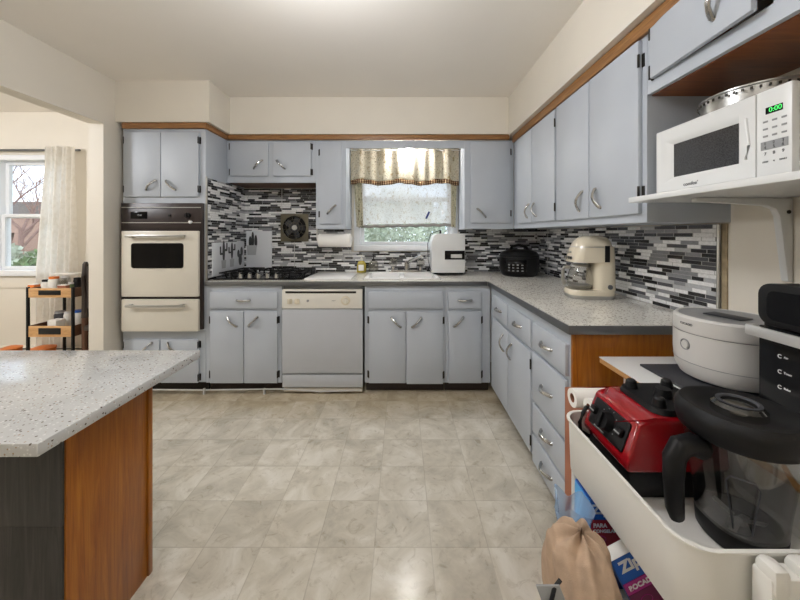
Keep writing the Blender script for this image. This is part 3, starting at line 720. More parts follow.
for dx, hh in ((-.055, .11), (-.03, .15), (.0, .12)): m.prism([(dx + .014 * cos(a) - .01, .2 + hh * .5 + hh * .55 * sin(a)) for a in [2 * pi * k / 18 for k in range(18)]], -.0042, -.0056 - dx * .004)
m.build('cactus_drawing', 'ink', cpn, loc=(-.02, 0, 0)); m = MB(); m.prism([(-.09, .13), (-.01, .13), (0, .225), (-.1, .225)], -.0045, -.0075); m.build('pot_drawing', 'inkg', cpn, loc=(-.02, 0, 0))
cps = thing('cactus_print', 'white board with three potted cacti on the oven cabinet side', 'picture', (-1.540, 2.905, .915), pi / 2)
box(-.27, .26, -.004, .0095, 0, Z(242, 2.9) - .915, .001).build('board', 'print', cps)
m = MB(); mtc = Matrix.Translation((0, -.0042, 0)); 
tmp = MB(); cactus(tmp, -.088, .1, .19, 0); cactus(tmp, .025, .12, .15, 0); cactus(tmp, .15, .05, .18, 1)
me = bpy.data.meshes.new('t'); tmp.bm.to_mesh(me); tmp.bm.free(); me.transform(mtc @ Matrix.Diagonal((1.2, 1, 1, 1))); m.bm.from_mesh(me); bpy.data.meshes.remove(me)
m.build('cactus_drawing', 'ink', cps)
m = MB()
for x_ in (-.106, .03): m.prism([(x_ - .028, .05), (x_ + .028, .05), (x_ + .036, .12), (x_ - .036, .12)], -.0045, -.0062)
m.build('pot_drawing', 'inkg', cps)
# side splash on the oven cabinet
struct('wall_backsplash_left', box(-1.549, -1.5415, 2.575, YW - .013, .89, 1.705), 'tile')
struct('trim_9', box(-1.5495, -1.538, 2.563, 2.574, .89, 1.715), 'steel')

# paper towel roll under the narrow cabinet
pt = thing('paper_towel_roll', 'white paper towel roll hanging under the narrow wall cabinet', 'paper towel', (X(335, 2.99), 2.99, Z(240.3, 2.99)))
MB().cyl((-.145, 0, 0), (.145, 0, 0), .062, seg=36).build('roll', 'paper', pt)
MB().tube([(.15, 0, 0), (.162, 0, 0), (.165, 0, .02), (.165, 0, .118)], .006, 8).tube([(-.15, 0, 0), (-.162, 0, 0), (-.165, 0, .02), (-.165, 0, .118)], .006, 8).cyl((-.165, 0, 0), (.165, 0, 0), .005).build('holder', 'whitep', pt)

# soap bottle, jar, dark stopper
so = thing('soap_bottle', 'yellow dish soap bottle with white pump by the sink', 'bottle', (X(361.5, 3.12), 3.125, ct0 + .0015))
MB().lathe([(0, 0), (.042, 0), (.045, .01), (.044, .08), (.03, .105), (.014, .112), (0, .113)], 24, sy=.7).build('bottle', 'soap', so)
box(-.025, .025, -.0335, -.0315, .02, .075, .001).build('paper_label', 'paper', so)
MB().cyl((0, 0, .113), (0, 0, .135), .014).cyl((0, 0, .135), (0, 0, .16), .005).box(-.03, .012, -.008, .008, .155, .168, .004).build('pump', 'whitep', so)
jr = thing('glass_soap_dispenser', 'clear glass soap dispenser with black pump beside the yellow bottle', 'bottle', (X(373.5, 3.12), 3.125, ct0 + .0015))
MB().lathe([(0, 0), (.045, 0), (.047, .01), (.047, .085), (.036, .105), (.018, .112), (0, .112)], 24).build('bottle', 'cglass', jr)
MB().cyl((0, 0, .113), (0, 0, .13), .017).cyl((0, 0, .13), (0, 0, .175), .005).box(-.012, .035, -.007, .007, .165, .177, .003).build('pump', 'black', jr)

# white countertop appliance with dark window
apx = X(447, 3.0); ap = thing('countertop_ice_maker', 'white boxy appliance with small dark window right of the sink', 'appliance', (apx, 2.985, ct0 + .0118), R(0)); aw = .155; ah = Z(235, 2.9) - ct0
aw = X(466, 2.9) - X(449.3, 2.9)
poly = [(-aw, .012), (aw, .012), (aw, ah), (-aw + .05, ah), (-aw + .015, ah - .02), (-aw, ah - .07)]
MB().prism(poly, -.085, .15, .006).build('body', 'white', ap)
box(-aw + .115, aw - .004, -.0875, -.0855, .13, .21, .0008).build('window', 'blackg', ap)
box(-aw + .17, aw - .03, -.0895, -.0876, .145, .178, .0008).build('tray', 'lgrey', ap)
MB().box(-aw + .02, aw - .02, -.08, .14, 0, .012).build('foot', 'black', ap)
MB().tube([(-aw + .09, .03, ah), (-aw + .085, .03, ah + .03), (-aw + .06, .03, ah + .022), (-aw + .0, .02, ah - .0), (-aw - .03, .0, ah - .09), (-aw - .03, -.03, .13), (-aw - .012, -.04, .05), (-aw + .005, -.03, .02)], .004, 8).build('hose', 'darkgrey', ap)
MB().cyl((-aw + .09, .03, ah), (-aw + .09, .03, ah + .035), .009).build('hose_fitting', 'black', ap)

# black multicooker in the corner
mcx, mcy = X(519, 2.93), 2.93
mc = thing('multicooker', 'round black electric pressure cooker in the counter corner', 'multicooker', (mcx, mcy, ct0), R(-22))
MB().lathe([(0, 0), (.14, 0), (.15, .01), (.168, .05), (.172, .12), (.168, .165), (0, .168)], 44).build('body', 'black', mc)
ld = MB().lathe([(0, .169), (.168, .169), (.17, .18), (.15, .21), (.09, .232), (0, .236)], 44).build('lid', 'rubber', mc)
MB().tube([(-.075, 0, .225), (-.06, 0, .258), (0, 0, .272), (.06, 0, .258), (.075, 0, .225)], .013, 10, flat=1.5, up=(0, 1, 0)).build('lid_handle', 'blackg', ld)
MB().cyl((.05, .06, .225), (.05, .06, .25), .014).build('steam_valve', 'darkgrey', ld)
MB().grid(lambda u, v: (.1745 * sin(R(-38 + 62 * u)), -.1745 * cos(R(-38 + 62 * u)), .035 + .115 * v), 16, 3).build('control_panel', 'blackg', mc, solid=.003)
for r_ in range(3):
    for c_ in range(4):
        a = R(-25 + 12 * c_); MB().box(-.008, .008, -.0015, 0, -.005, .005, mt=Matrix.Translation((.1765 * sin(a), -.1765 * cos(a), .055 + .025 * r_)) @ Matrix.Rotation(a, 4, 'Z')).build('button', 'grey', mc)
for s in (-1, 1): MB().box(s * .172 - .014, s * .172 + .014, -.03, .03, .12, .145, .006).build('side_handle', 'rubber', mc)

# retro drip coffee maker: local front is -y
cm = thing('drip_coffee_maker', 'cream retro drip coffee maker on the right-hand counter', 'coffee maker', (1.10, 1.915, ct0), R(-97)); cm.scale = (.95, .95, .965)
def rrect(w_, d_, z, y0=0, n=7, rr=.06):
    pts = []
    for cx, cy, a0 in ((w_ - rr, d_ - rr, 0), (-w_ + rr, d_ - rr, 90), (-w_ + rr, -d_ + rr, 180), (w_ - rr, -d_ + rr, 270)):
        for k in range(n): a = R(a0 + 90 * k / (n - 1)); pts.append((cx + rr * cos(a), y0 + cy + rr * sin(a), z))
    return pts
def loft(rings, caps=True):
    b = bmesh.new(); V = [[b.verts.new(p) for p in r_] for r_ in rings]
    for A_, B_ in zip(V, V[1:]):
        for i in range(len(A_)): j = (i + 1) % len(A_); b.faces.new((A_[i], A_[j], B_[j], B_[i]))
    if caps: b.faces.new(V[0]); b.faces.new(V[-1][::-1])
    bmesh.ops.recalc_face_normals(b, faces=b.faces[:]); return MB()._add(b)
MB().lathe([(0, 0), (.1, 0), (.102, .02), (0, .02)], 32, sx=.92, sy=1.3, power=3.2).build('plinth', 'steel', cm)
loft([rrect(.093, .13, .021), rrect(.094, .131, .04), rrect(.09, .126, .052)]).build('base', 'cream', cm)
loft([rrect(.092, .062, .05, .066, rr=.045), rrect(.092, .058, .2, .068, rr=.045), rrect(.09, .056, .31, .066, rr=.045)]).build('back_column', 'cream', cm)
rings = [rrect(.094, .120, .215, 0, rr=.055), rrect(.093, .116, .26, .004, rr=.06), rrect(.089, .108, .305, .01, rr=.06), rrect(.082, .098, .336, .014, rr=.06), rrect(.066, .08, .36, .018, rr=.055), rrect(.038, .05, .374, .02, rr=.035)]
hd = loft(rings).build('head', 'cream', cm)
m = MB(); m.bm.free(); m = loft([rrect(.0895, .1085, .305, .01, rr=.06), rrect(.0885, .107, .309, .01, rr=.06)]); m.build('seam_ring', 'steel', hd)
for i, bxp in enumerate((-.05, -.018, .018, .05)): MB().cyl((bxp, -.119, .24), (bxp, -.125, .24), .010).build('button', 'chrome', hd)
for bxp in (-.03, .0, .03): MB().cyl((bxp, -.116, .275), (bxp, -.121, .275), .006).build('indicator', 'steel', hd)
box(.0945, .0965, .05, .078, .22, .315, .0009).build('water_gauge', 'black', cm)
MB().cyl((.0935, .08, .075), (.097, .08, .075), .014).build('side_badge', 'dsteel', cm)
ca = MB().lathe([(0, .056), (.06, .056), (.072, .075), (.076, .11), (.062, .16), (.055, .175), (.058, .185)], 28, c=(0, -.05, 0)).build('carafe', 'cglass', cm)
MB().lathe([(0, .0565), (.058, .0565), (.068, .075), (.0685, .078), (0, .078)], 28, c=(0, -.05, 0)).build('carafe_base', 'steel', ca)
MB().lathe([(0, .186), (.058, .186), (.05, .2), (0, .205)], 28, c=(0, -.05, 0)).build('carafe_lid', 'steel', ca)
MB().tube([(0, -.11, .18), (0, -.145, .18), (0, -.152, .16), (0, -.152, .09), (0, -.14, .075)], .011, 10, flat=.7, up=(1, 0, 0)).build('carafe_handle', 'steel', ca)

# ------------------------------------------------------------ microwave shelf and microwave
sh = thing('wall_shelf', 'white shelf board holding the microwave on the right wall', 'shelf', (XR, 1.3, 1.385))
box(-.425, -.002, -.95, 0, 0, .02, .002).build('board', 'white', sh)
for yb_ in (-.187, -.80):
    m = MB()
    prof = [(-.004, -.003), (-.33, -.003), (-.33, -.014), (-.09, -.028), (-.06, -.04), (-.048, -.065), (-.02, -.285), (-.004, -.29)]
    m.prism(prof, yb_ - .011, yb_ + .011, .002); br = m.build('bracket', 'white', sh)
    for sx_, sz_ in ((-.047, -.05), (-.02, -.27)):
        MB().cyl((sx_ + .028, yb_ - .0105, sz_ - .0), (sx_ + .028, yb_ - .0135, sz_), .0065, seg=12).build('screw', 'hinge', br)

mw = thing('microwave', 'white countertop microwave with green clock display on the shelf', 'microwave', (1.0, 1.281, 1.4055), RZ); mwW = .448; mwH = .25
box(0, mwW, .022, .315, .012, mwH, .006).build('case', 'white', mw)
for fx_ in (.04, mwW - .04):
    for fy_ in (.05, .28): MB().cyl((fx_, fy_, 0), (fx_, fy_, .012), .014).build('foot', 'rubber', mw)
# door: frame with a window inset
dx1 = .362
b = bmesh.new()
def quadring(a, c):
    for i in range(4): j = (i + 1) % 4; b.faces.new((a[i], a[j], c[j], c[i]))
def qv(x0_, x1_, z0_, z1_, y): return [b.verts.new(p) for p in ((x0_, y, z0_), (x1_, y, z0_), (x1_, y, z1_), (x0_, y, z1_))]
q0 = qv(0, dx1, .012, mwH, .021); q1 = qv(0, dx1, .012, mwH, .004); q1b = qv(.004, dx1 - .001, .016, mwH - .004, 0); q2 = qv(.034, .318, .045, mwH - .04, 0); q3 = qv(.07, .304, .066, mwH - .062, .013)
quadring(q0, q1); quadring(q1, q1b); quadring(q1b, q2); quadring(q2, q3)
bmesh.ops.recalc_face_normals(b, faces=b.faces[:])
dr = MB()._add(b).build('door', 'white', mw)
def mesh_window():
    t = NT('microwave_window_mesh'); v = t.n('TexVoronoi'); t.l(t.coord(), v.inputs['Vector']); v.inputs['Scale'].default_value = 260
    t.base(t.ramp(v.outputs['Distance'], [(.2, lin('1d1d1e')), (.6, lin('404041'))])); return t.set(.15)
M['mwin'] = mesh_window()
box(.069, .305, .0135, .017, .065, mwH - .061).build('window', 'mwin', dr)
MB().tube([(.336, -.001, .07), (.345, -.001, .11), (.336, -.001, mwH - .06)], .004, 8).build('grip_recess', 'white', dr)
text("comfee'", .018, 'txtg', dr, tfront(.155, -.0006, .03), bold=.0001)
pn = box(dx1 + .001, mwW, 0, .021, .012, mwH, .004).build('control_panel', 'white', mw)
box(.388, .428, -.0012, .0005, .182, .2).build('display', 'blackg', pn)
text('0:00', .018, 'led', pn, tfront(.412, -.002, .191), 'clock_digits')
for r_ in range(3):
    for c_ in range(3): MB().box(.381 + c_ * .022, .393 + c_ * .022, -.001, .0005, .160 - r_ * .02, .165 - r_ * .02, .0004).build('key', 'grey', pn)
box(.376, .440, -.0012, .0005, .085, .108).build('number_pad', 'grey', pn)
for i in range(6): text(str(i + 1), .011, 'txtg', pn, tfront(.387 + (i % 3) * .021, -.0016, .102 - (i // 3) * .011), 'key_number')
for c_, ch in enumerate('789'): text(ch, .012, 'txtg', pn, tfront(.387 + c_ * .021, -.0008, .074), 'key_number')
for c_, ch in enumerate(('STOP', '0', 'START')): text(ch, .006, 'txtg', pn, tfront(.387 + c_ * .021, -.0008, .052), 'key_label')

# steel pan on the microwave
pnx = thing('steamer_pan', 'round shiny metal pan with slotted rim on top of the microwave', 'pan', (1.182, 1.08, 1.6562))
MB().lathe([(0, 0), (.135, 0), (.14, .004), (.141, .058), (.146, .061), (.146, .065), (.139, .065), (.135, .006), (0, .004)], 48).build('pan', 'foil', pnx)
m = MB()
for k in range(48): a = 2 * pi * k / 48; m.box(-.003, .003, -.005, -.002, .045, .053, mt=Matrix.Translation((.1445 * cos(a), .1445 * sin(a), 0)) @ Matrix.Rotation(a + pi / 2, 4, 'Z'))
m.build('rim_slots', 'hinge', pnx)

# ------------------------------------------------------------ island peninsula (left foreground)
isl = thing('kitchen_island', 'island with speckled white top and brown wood end panel', 'island', (-1.4, 1.05, 0))
def L(x0, x1, y0, y1, z0, z1, **k): return box(x0 + 1.4, x1 + 1.4, y0 - 1.05, y1 - 1.05, z0, z1, **k)
L(-2.1, -.868, .774, 1.40, .727, .76, bev=.004).build('top', 'island', isl)
L(-2.1, -.955, .906, 1.20, 0, .726).build('carcass', 'cabin', isl)
L(-.955, -.937, .9065, 1.195, 0, .726, bev=.001).build('end_panel', 'wood', isl)['label'] = 'brown stained wood end panel'
L(-.955, -.931, 1.195, 1.215, 0, .726, bev=.003).build('corner_post', 'wood', isl)
L(-2.1, -.940, .898, .9055, .45, .726, bev=.001).build('front_panel', 'greywood', isl)['label'] = 'upper dark grey woodgrain sheet'
L(-2.1, -.9405, .899, .9055, 0, .449, bev=.001).build('front_panel', 'greywood', isl)['label'] = 'lower dark grey woodgrain sheet'

# ------------------------------------------------------------ white side table with cooker, oven
BT = .785
tb = thing('side_table', 'white-topped table with plywood edge beside the counter end', 'table', (.764, 1.26, 0))
box(.0, .56, -.98, 0, BT - .004, BT, .001).build('top', 'white', tb)
box(.001, .559, -.979, -.001, BT - .022, BT - .0045, .001).build('core', 'ply', tb)['label'] = 'bare plywood edge'
for lx in (.1, .53):
    for ly in (-.04, -.94): box(lx - .02, lx + .02, ly - .02, ly + .02, 0, BT - .0225, .003).build('leg', 'whitep', tb)
tag(box(.854, 1.28, .865, 1.17, BT + .0005, BT + .009, .004).build('counter_mat', 'darkgrey'), 'thin dark grey mat under the white rice cooker', 'mat')
rc = thing('rice_cooker', 'round white rice cooker with glossy grey lid on dark mat', 'rice cooker', (1.05, 1.05, BT + .0095), R(-72))
rr_ = .135
MB().lathe([(0, 0), (.10, 0), (.118, .008), (.130, .032), (.133, .055)], 56).build('base', 'cooker', rc)
MB().lathe([(.133, .056), (rr_, .08), (rr_, .148)], 56).build('body', 'cooker', rc)
MB().lathe([(.1335, .0545), (.1345, .0565)], 56).build('seam', 'grey', rc)
ld = MB().lathe([(rr_ - .001, .15), (rr_, .154), (rr_ - .001, .194), (rr_ - .006, .2), (rr_ - .012, .201), (rr_ - .015, .199)], 56).build('lid_band', 'cooker', rc)
MB().lathe([(rr_ - .001, .1482), (rr_ - .001, .1498)], 56).build('lid_seam', 'dsteel', rc)
MB().lathe([(0, .197), (.08, .198), (rr_ - .015, .1995)], 56).build('lid_glass', 'grey', rc)
MB().box(-.05, .05, -.03, .03, .1995, .202, .001).build('steam_vent', 'darkgrey', rc)
ang = R(-18)
MB().tube([(.016 * cos(a), 0, .016 * sin(a)) for a in [2 * pi * k / 24 for k in range(25)]], .0018, 6, mt=Matrix.Rotation(ang, 4, 'Z') @ Matrix.Translation((0, -rr_ - .001, .11))).build('button_ring', 'grey', rc)
MB().cyl((0, -rr_ + .004, .11), (0, -rr_ - .003, .11), .012, mt=Matrix.Rotation(ang, 4, 'Z')).build('button', 'lgrey', rc)
for i, ch in enumerate('CUCKOO'):
    a = R(-25 + 3.1 * i); text(ch, .0095, 'txtg', rc, Matrix.Translation((rr_ * 1.004 * sin(a), -rr_ * 1.004 * cos(a), .176)) @ Matrix.Rotation(a, 4, 'Z') @ FRONT, bold=.0001)

ao = thing('air_fryer_oven', 'black air fryer oven with silver door handle at right edge', 'oven', (.917, .835, BT + .0005), RZ); oW, oH, oD = .33, .352, .36
def rr2(x0_, x1_, z0_, z1_, r, n=6):
    pts = []
    for cx, cz, a0 in ((x1_ - r, z1_ - r, 0), (x0_ + r, z1_ - r, 90), (x0_ + r, z0_ + r, 180), (x1_ - r, z0_ + r, 270)):
        for k in range(n): a = R(a0 + 90 * k / (n - 1)); pts.append((cx + r * cos(a), cz + r * sin(a)))
    return pts
MB().prism(rr2(0, oW, .01, oH, .03), .012, oD, .003).build('case', 'black', ao)
MB().prism(rr2(.0, oW, .247, oH, .03), -.004, .0115, .003).build('bezel', 'black', ao)
MB().prism(rr2(.022, oW - .022, .262, oH - .018, .018), -.0055, -.0042).build('display_panel', 'blackg', ao)
dd = box(.004, oW - .004, -.006, .011, .012, .244, .004).build('door', 'blackg', ao)
MB().box(-.004, oW + .004, -.034, -.022, .218, .244, .004).box(-.006, .006, -.03, -.006, .218, .244, .003).box(oW - .006, oW + .006, -.03, -.006, .218, .244, .003).build('door_handle', 'silver', dd)
for i, s_ in enumerate(('Air', 'Toast', 'Bake')):
    zc = .18 - .037 * i
    MB().tube([(.052 + .004 * cos(a), -.0066, zc + .004 * sin(a)) for a in [R(40) + R(280) * k / 12 for k in range(13)]], .0008, 5).build('icon', 'txtw', dd)
    text(s_, .007, 'txtw', dd, tfront(.060, -.0066, zc), align='LEFT')
for lx in (.04, oW - .04):
    for ly in (.05, oD - .04): MB().cyl((lx, ly, 0), (lx, ly, .01), .014).build('foot', 'rubber', ao)

# ------------------------------------------------------------ white rolling cart
TX0, TX1, TY0, TY1, TR = .452, .80, .513, .922, .05
cxm, cym = (TX0 + TX1) / 2, (TY0 + TY1) / 2; hwx, hwy = (TX1 - TX0) / 2, (TY1 - TY0) / 2
rcart = thing('rolling_cart', 'white three-tier rolling cart holding the blender', 'cart', (cxm, cym, 0))
def tray(zf, hgt, name='tray', fl=None):
    fl = zf + .004 if fl is None else fl
    rings = [rrect(hwx - .012, hwy - .012, zf, rr=TR - .01), rrect(hwx - .004, hwy - .004, zf + .012, rr=TR), rrect(hwx - .001, hwy - .001, zf + hgt - .008, rr=TR), rrect(hwx + .003, hwy + .003, zf + hgt - .004, rr=TR), rrect(hwx + .003, hwy + .003, zf + hgt, rr=TR), rrect(hwx - .004, hwy - .004, zf + hgt, rr=TR - .004),
             rrect(hwx - .005, hwy - .005, zf + hgt - .006, rr=TR - .004), rrect(hwx - .008, hwy - .008, fl + .01, rr=TR - .006), rrect(hwx - .016, hwy - .016, fl, rr=TR - .012)]
    return loft(rings).build(name, 'cartw', rcart)
tray(.612, .147, fl=.659); tray(.36, .09); tray(.075, .09)
for sx_ in (-1, 1):
    for sy_ in (-1, 1):
        px_, py_ = sx_ * (hwx - .03), sy_ * (hwy - .0165)
        MB().cyl((px_, py_, .05), (px_, py_, .612), .009).build('post', 'cartw', rcart)
        wl = MB().cyl((px_ - .01, py_, .024), (px_ + .01, py_, .024), .024).build('wheel', 'rubber', rcart)
# clip-on holder on the near rim
hk = thing('clip_on_holder', 'white clip-on plastic holder hooked over the near rim of the cart', 'holder', (.548, TY0 - .004, .66))
MB().box(-.005, .075, -.032, -.0015, -.06, .09, .006).build('body', 'cartw', hk)
MB().box(-.003, .024, -.036, -.002, .06, .106, .01).build('grip', 'cartw', hk)
MB().box(.042, .075, -.036, -.002, .06, .106, .01).build('grip', 'cartw', hk)
MB().tube([(.045 + .009 * cos(a), -.034, .01 + .012 * sin(a)) for a in [2 * pi * k / 16 for k in range(13)]], .0025, 6).build('marking', 'leaf2', hk)

# red blender base: local x toward camera... built in world axes about its base centre
bxc, byc, bz = .62, .815, .6595
bb = thing('blender', 'red blender motor base with black dial panel in the cart tray', 'blender base', (bxc, byc, bz))
def P(x, y, z): return (x - bxc, y - byc, z - bz)
y0_, y1_ = .728, .905
pts = [P(.507, y0_, .722), P(.507, y1_, .722), P(.503, y0_, .738), P(.503, y1_, .738), P(.537, y0_ + .006, .832), P(.537, y1_ - .006, .832), P(.575, y0_ + .01, .842), P(.575, y1_ - .01, .842), P(.735, y0_ + .01, .842), P(.735, y1_ - .01, .842), P(.74, y0_, .722), P(.74, y1_, .722)]
MB().hull(pts, .007).build('housing', 'red', bb)
MB().box(.515 - bxc, .735 - bxc, y0_ + .008 - byc, y1_ - .008 - byc, .0, .062, .008).build('plinth', 'black', bb)
tilt = math.atan2(.537 - .503, .832 - .738)
pm = Matrix.Translation(P(.520, .8165, .785)) @ Matrix.Rotation(RZ, 4, 'Z') @ Matrix.Rotation(-tilt, 4, 'X')
cpb = MB().prism(rr2(-.066, .066, -.034, .036, .006), -.004, .004, .001, mt=pm).build('control_panel', 'black', bb)
MB().cyl((0, -.004, .002), (0, -.022, .002), .024, .02, 28, mt=pm).box(-.004, .004, -.028, -.021, -.018, .022, .001, mt=pm).build('dial', 'rubber', cpb)
for s in (-1, 1): MB().box(-.009, .009, -.016, -.004, -.009, .011, .003, mt=pm @ Matrix.Translation((s * .05, 0, .004))).build('switch', 'rubber', cpb)
for s in (-1, 1): MB().box(-.009, .009, -.0175, -.0162, -.002, .001, mt=pm @ Matrix.Translation((s * .05, 0, .004))).build('switch_mark', 'grey', cpb)
MB().box(-.04, .0, -.0048, -.0042, -.030, -.027, mt=pm).build('panel_print', 'grey', cpb)
for k in range(8): a = R(-30 + 240 * k / 7); MB().cyl((.031 * cos(a), -.0042, .002 + .031 * sin(a)), (.031 * cos(a), -.005, .002 + .031 * sin(a)), .0014, seg=6, mt=pm).build('dial_mark', 'grey', cpb)
pf = loft([[(p[0] + .035, p[1], p[2]) for p in rrect(.073, .074, .1835, rr=.03)], [(p[0] + .035, p[1], p[2]) for p in rrect(.07, .07, .195, rr=.03)]]).build('jar_platform', 'rubber', bb)
for sx_, sy_ in ((-1, -1), (-1, 1), (1, 1), (1, -1)):
    MB().lathe([(0, .194), (.015, .194), (.012, .212), (.008, .216), (0, .216)], 16, c=(.035 + sx_ * .047, sy_ * .047, 0)).build('post', 'rubber', pf)
MB().cyl((.035, 0, .195), (.035, 0, .214), .02, .016).build('drive_socket', 'black', pf)
MB().tube([P(.52, .9, .70), P(.49, .892, .72), P(.48, .878, .75), P(.485, .872, .778), P(.5, .882, .79), P(.515, .897, .782)], .005, 8).build('power_cord', 'rubber', bb)

# blender jar
jx, jy, jz = .668, .645, .6600
bj = thing('blender_jar', 'clear blender jar with black lid and handle in the cart', 'blender jar', (jx, jy, jz))
MB().lathe([(.0625, .036), (.066, .08), (.075, .15), (.083, .218), (.081, .218), (.073, .15), (.064, .08), (.0605, .038)], 44, power=2.4).build('jar', 'jar', bj)
MB().lathe([(0, 0), (.058, 0), (.062, .006), (.064, .034), (.061, .042), (.057, .042), (.05, .02), (0, .016)], 44, power=2.25).build('base_ring', 'rubber', bj)
MB().lathe([(0, .017), (.018, .017), (.014, .03), (0, .032)], 16).build('blade_hub', 'steel', bj)
for k in range(4): MB().box(.008, .042, -.006, .006, -.001, .001, mt=Matrix.Translation((0, 0, .034)) @ Matrix.Rotation(k * pi / 2 + .5, 4, 'Z') @ Matrix.Rotation(R(-25 if k % 2 else 15), 4, 'Y')).build('blade', 'steel', bj)
rm = Matrix.Rotation(R(-42), 4, 'Z')
MB().tube([(-.012, -.069, .055), (-.022, -.0785, .145), (-.016, -.08, .156), (.016, -.08, .156), (.022, -.0785, .145), (.012, -.069, .055)], .0012, 6, mt=rm).build('moulded_rib', 'darkgrey', bj)
LU = Matrix.Translation((0, 0, .011))
ldj = MB().lathe([(.07, .192), (.087, .193), (.092, .198), (.0955, .212), (.097, .226), (.095, .238), (.088, .247), (.078, .246), (.062, .236), (0, .232)], 56, power=2.15, mt=LU).build('lid', 'rubber', bj)
MB().lathe([(0, .2325), (.042, .2335), (.041, .248), (.034, .254), (.026, .252), (0, .25)], 40, mt=LU).build('lid_plug', 'cglass', ldj)
MB().lathe([(.026, .2545), (.033, .2548), (.034, .2575), (.028, .258), (.026, .2545)], 40, mt=LU).build('plug_grip', 'darkgrey', ldj)
hm = Matrix.Rotation(R(4), 4, 'Z')
MB().tube([(-.075, 0, .176), (-.1, 0, .188), (-.123, 0, .184), (-.136, 0, .163), (-.138, 0, .12), (-.135, 0, .065), (-.13, 0, .046), (-.127, 0, .04)], .014, 16, [.02, .021, .0215, .0205, .018, .0165, .013, .006], .85, (0, 1, 0), mt=hm).build('handle', 'black', bj)

# brown carton behind the cart with paper rolls on it
kx = thing('brown_carton', 'tall brown carton on the floor behind the white cart', 'box', (.67, 1.065, 0))
box(-.085, .085, -.105, .105, 0, .7105, .003).build('carton', 'carton', kx)
box(-.0862, -.0852, -.07, -.045, .52, .7).build('tape_strip', 'birch', kx)
for i, (x_, y_, z_, lab) in enumerate(((.54, 1.032, .740, 'white paper roll on the brown carton closest to the drawers'), (.556, .968, .740, 'white paper roll on the brown carton closest to the cart'))):
    o = thing('paper_roll', lab, 'paper roll', (x_, y_, z_), 0, 'paper rolls on the carton')
    pr = [(.014, 0), (.0285, 0), (.0285, .2), (.014, .2), (.014, 0)]
    MB().lathe(pr, 28, mt=Matrix.Rotation(pi / 2, 4, 'Y')).build('roll', 'paper', o)
    MB().lathe([(.0125, .001), (.0138, .001), (.0138, .199), (.0125, .199)], 20, mt=Matrix.Rotation(pi / 2, 4, 'Y')).build('core', 'carton', o)

# bag boxes on the cart's middle tier
TZ = .3645
b1 = thing('storage_bag_box', 'upright blue and red box of storage bags, far one on the cart', 'box', (.53, .855, TZ))
bw, bd, bh = .055, .036, .225
box(-bw, bw, -bd, bd, 0, bh, .001).build('carton', 'blue', b1)
box(-bw - .0012, -bw, -bd, bd, .002, bh - .004).build('side_panel', 'lblue', b1)
box(-bw + .001, bw, -bd - .0012, -bd, .105, bh - .05).build('front_panel', 'redbox', b1)
box(-bw + .001, bw, -bd - .0012, -bd, .002, .104).build('lower_panel', 'navy', b1)
text('Ziploc', .032, 'txtw', b1, tfront(-bw + .004, -bd - .001, bh - .024), bold=.001, align='LEFT')
text('PARA', .014, 'txtw', b1, tfront(-bw + .006, -bd - .002, bh - .063), bold=.0006, align='LEFT')
text('CONGELAR', .011, 'txtw', b1, tfront(-bw + .006, -bd - .002, bh - .077), bold=.0004, align='LEFT')
MB().tube([(-.03 + .013 * cos(a), -bd - .0016, .128 + .008 * sin(a)) for a in [2 * pi * k / 20 for k in range(21)]], .0006, 5).build('seal_mark', 'magenta', b1)
b2 = bpy.data.objects.new('storage_bag_box', None); C.objects.link(b2); b2.empty_display_size = .05
tag(b2, 'tilted blue and magenta box of sandwich bags, nearer one on the cart', 'box')
b2.location = (.603, .715, TZ + .031); b2.rotation_euler = (0, R(-28), 0)
bw, bd, bh = .062, .014, .21
box(-bw, bw, -bd, bd, 0, bh, .001).build('carton', 'blue', b2)
box(-bw, bw, -bd - .0012, -bd, bh - .082, bh - .056).build('middle_panel', 'magenta', b2)
box(-bw, bw, -bd - .0012, -bd, .002, bh - .083).build('lower_panel', 'plum', b2)
box(-bw, bw, -bd, bd, bh + .0002, bh + .0015).build('top_flap', 'paper', b2)
text('Ziploc', .034, 'txtw', b2, tfront(-bw + .012, -bd - .001, bh - .022), bold=.0014, align='LEFT')
text('BOCADILLO', .015, 'txtw', b2, tfront(-bw + .008, -bd - .002, bh - .069), bold=.0006, align='LEFT')
MB().tube([(-.03 + .013 * cos(a), -bd - .0016, bh - .105 + .01 * sin(a)) for a in [2 * pi * k / 20 for k in range(21)]], .0006, 5).build('seal_mark', 'magenta', b2)

# cloth sack on the floor beside the cart
def sack():
    prof = [(0, .356, .62, .07, .12), (.02, .356, .62, .083, .14), (.35, .352, .63, .076, .128), (.48, .362, .65, .068, .112), (.56, .373, .67, .060, .084), (.59, .376, .68, .056, .074), (.613, .376, .685, .047, .058), (.624, .38, .687, .03, .036), (.627, .379, .687, .006, .008)]
    def f(u, v):
        k = v * (len(prof) - 1); i = min(int(k), len(prof) - 2); q = k - i
        z, cx, cy, rx, ry = [prof[i][n] * (1 - q) + prof[i + 1][n] * q for n in range(5)]
        a = 2 * pi * u; hi = min(1, z / .3) * (1 - v) * 1.5
        rip = 1 + .05 * sin(5 * a + 6 * z) * hi + .035 * sin(11 * a + 2 + 14 * z) + .03 * sin(3 * a - 20 * z)
        fold = .012 * sin(26 * z + 3 * sin(a + 1)) * hi * (1 if z < .6 else .3)
        return (cx + (rx * rip + fold) * cos(a) - .352, cy + (ry * rip + fold) * sin(a) - .6, z + .008 * sin(7 * a + 2) * (z / .66))
    return MB().grid(f, 96, 72, wrap=True)
sk_ = thing('cloth_sack', 'tan cloth sack slumped on the floor beside the white cart', 'sack', (.352, .60, 0.0))
sack().build('cloth', 'tan', sk_, smooth=70)
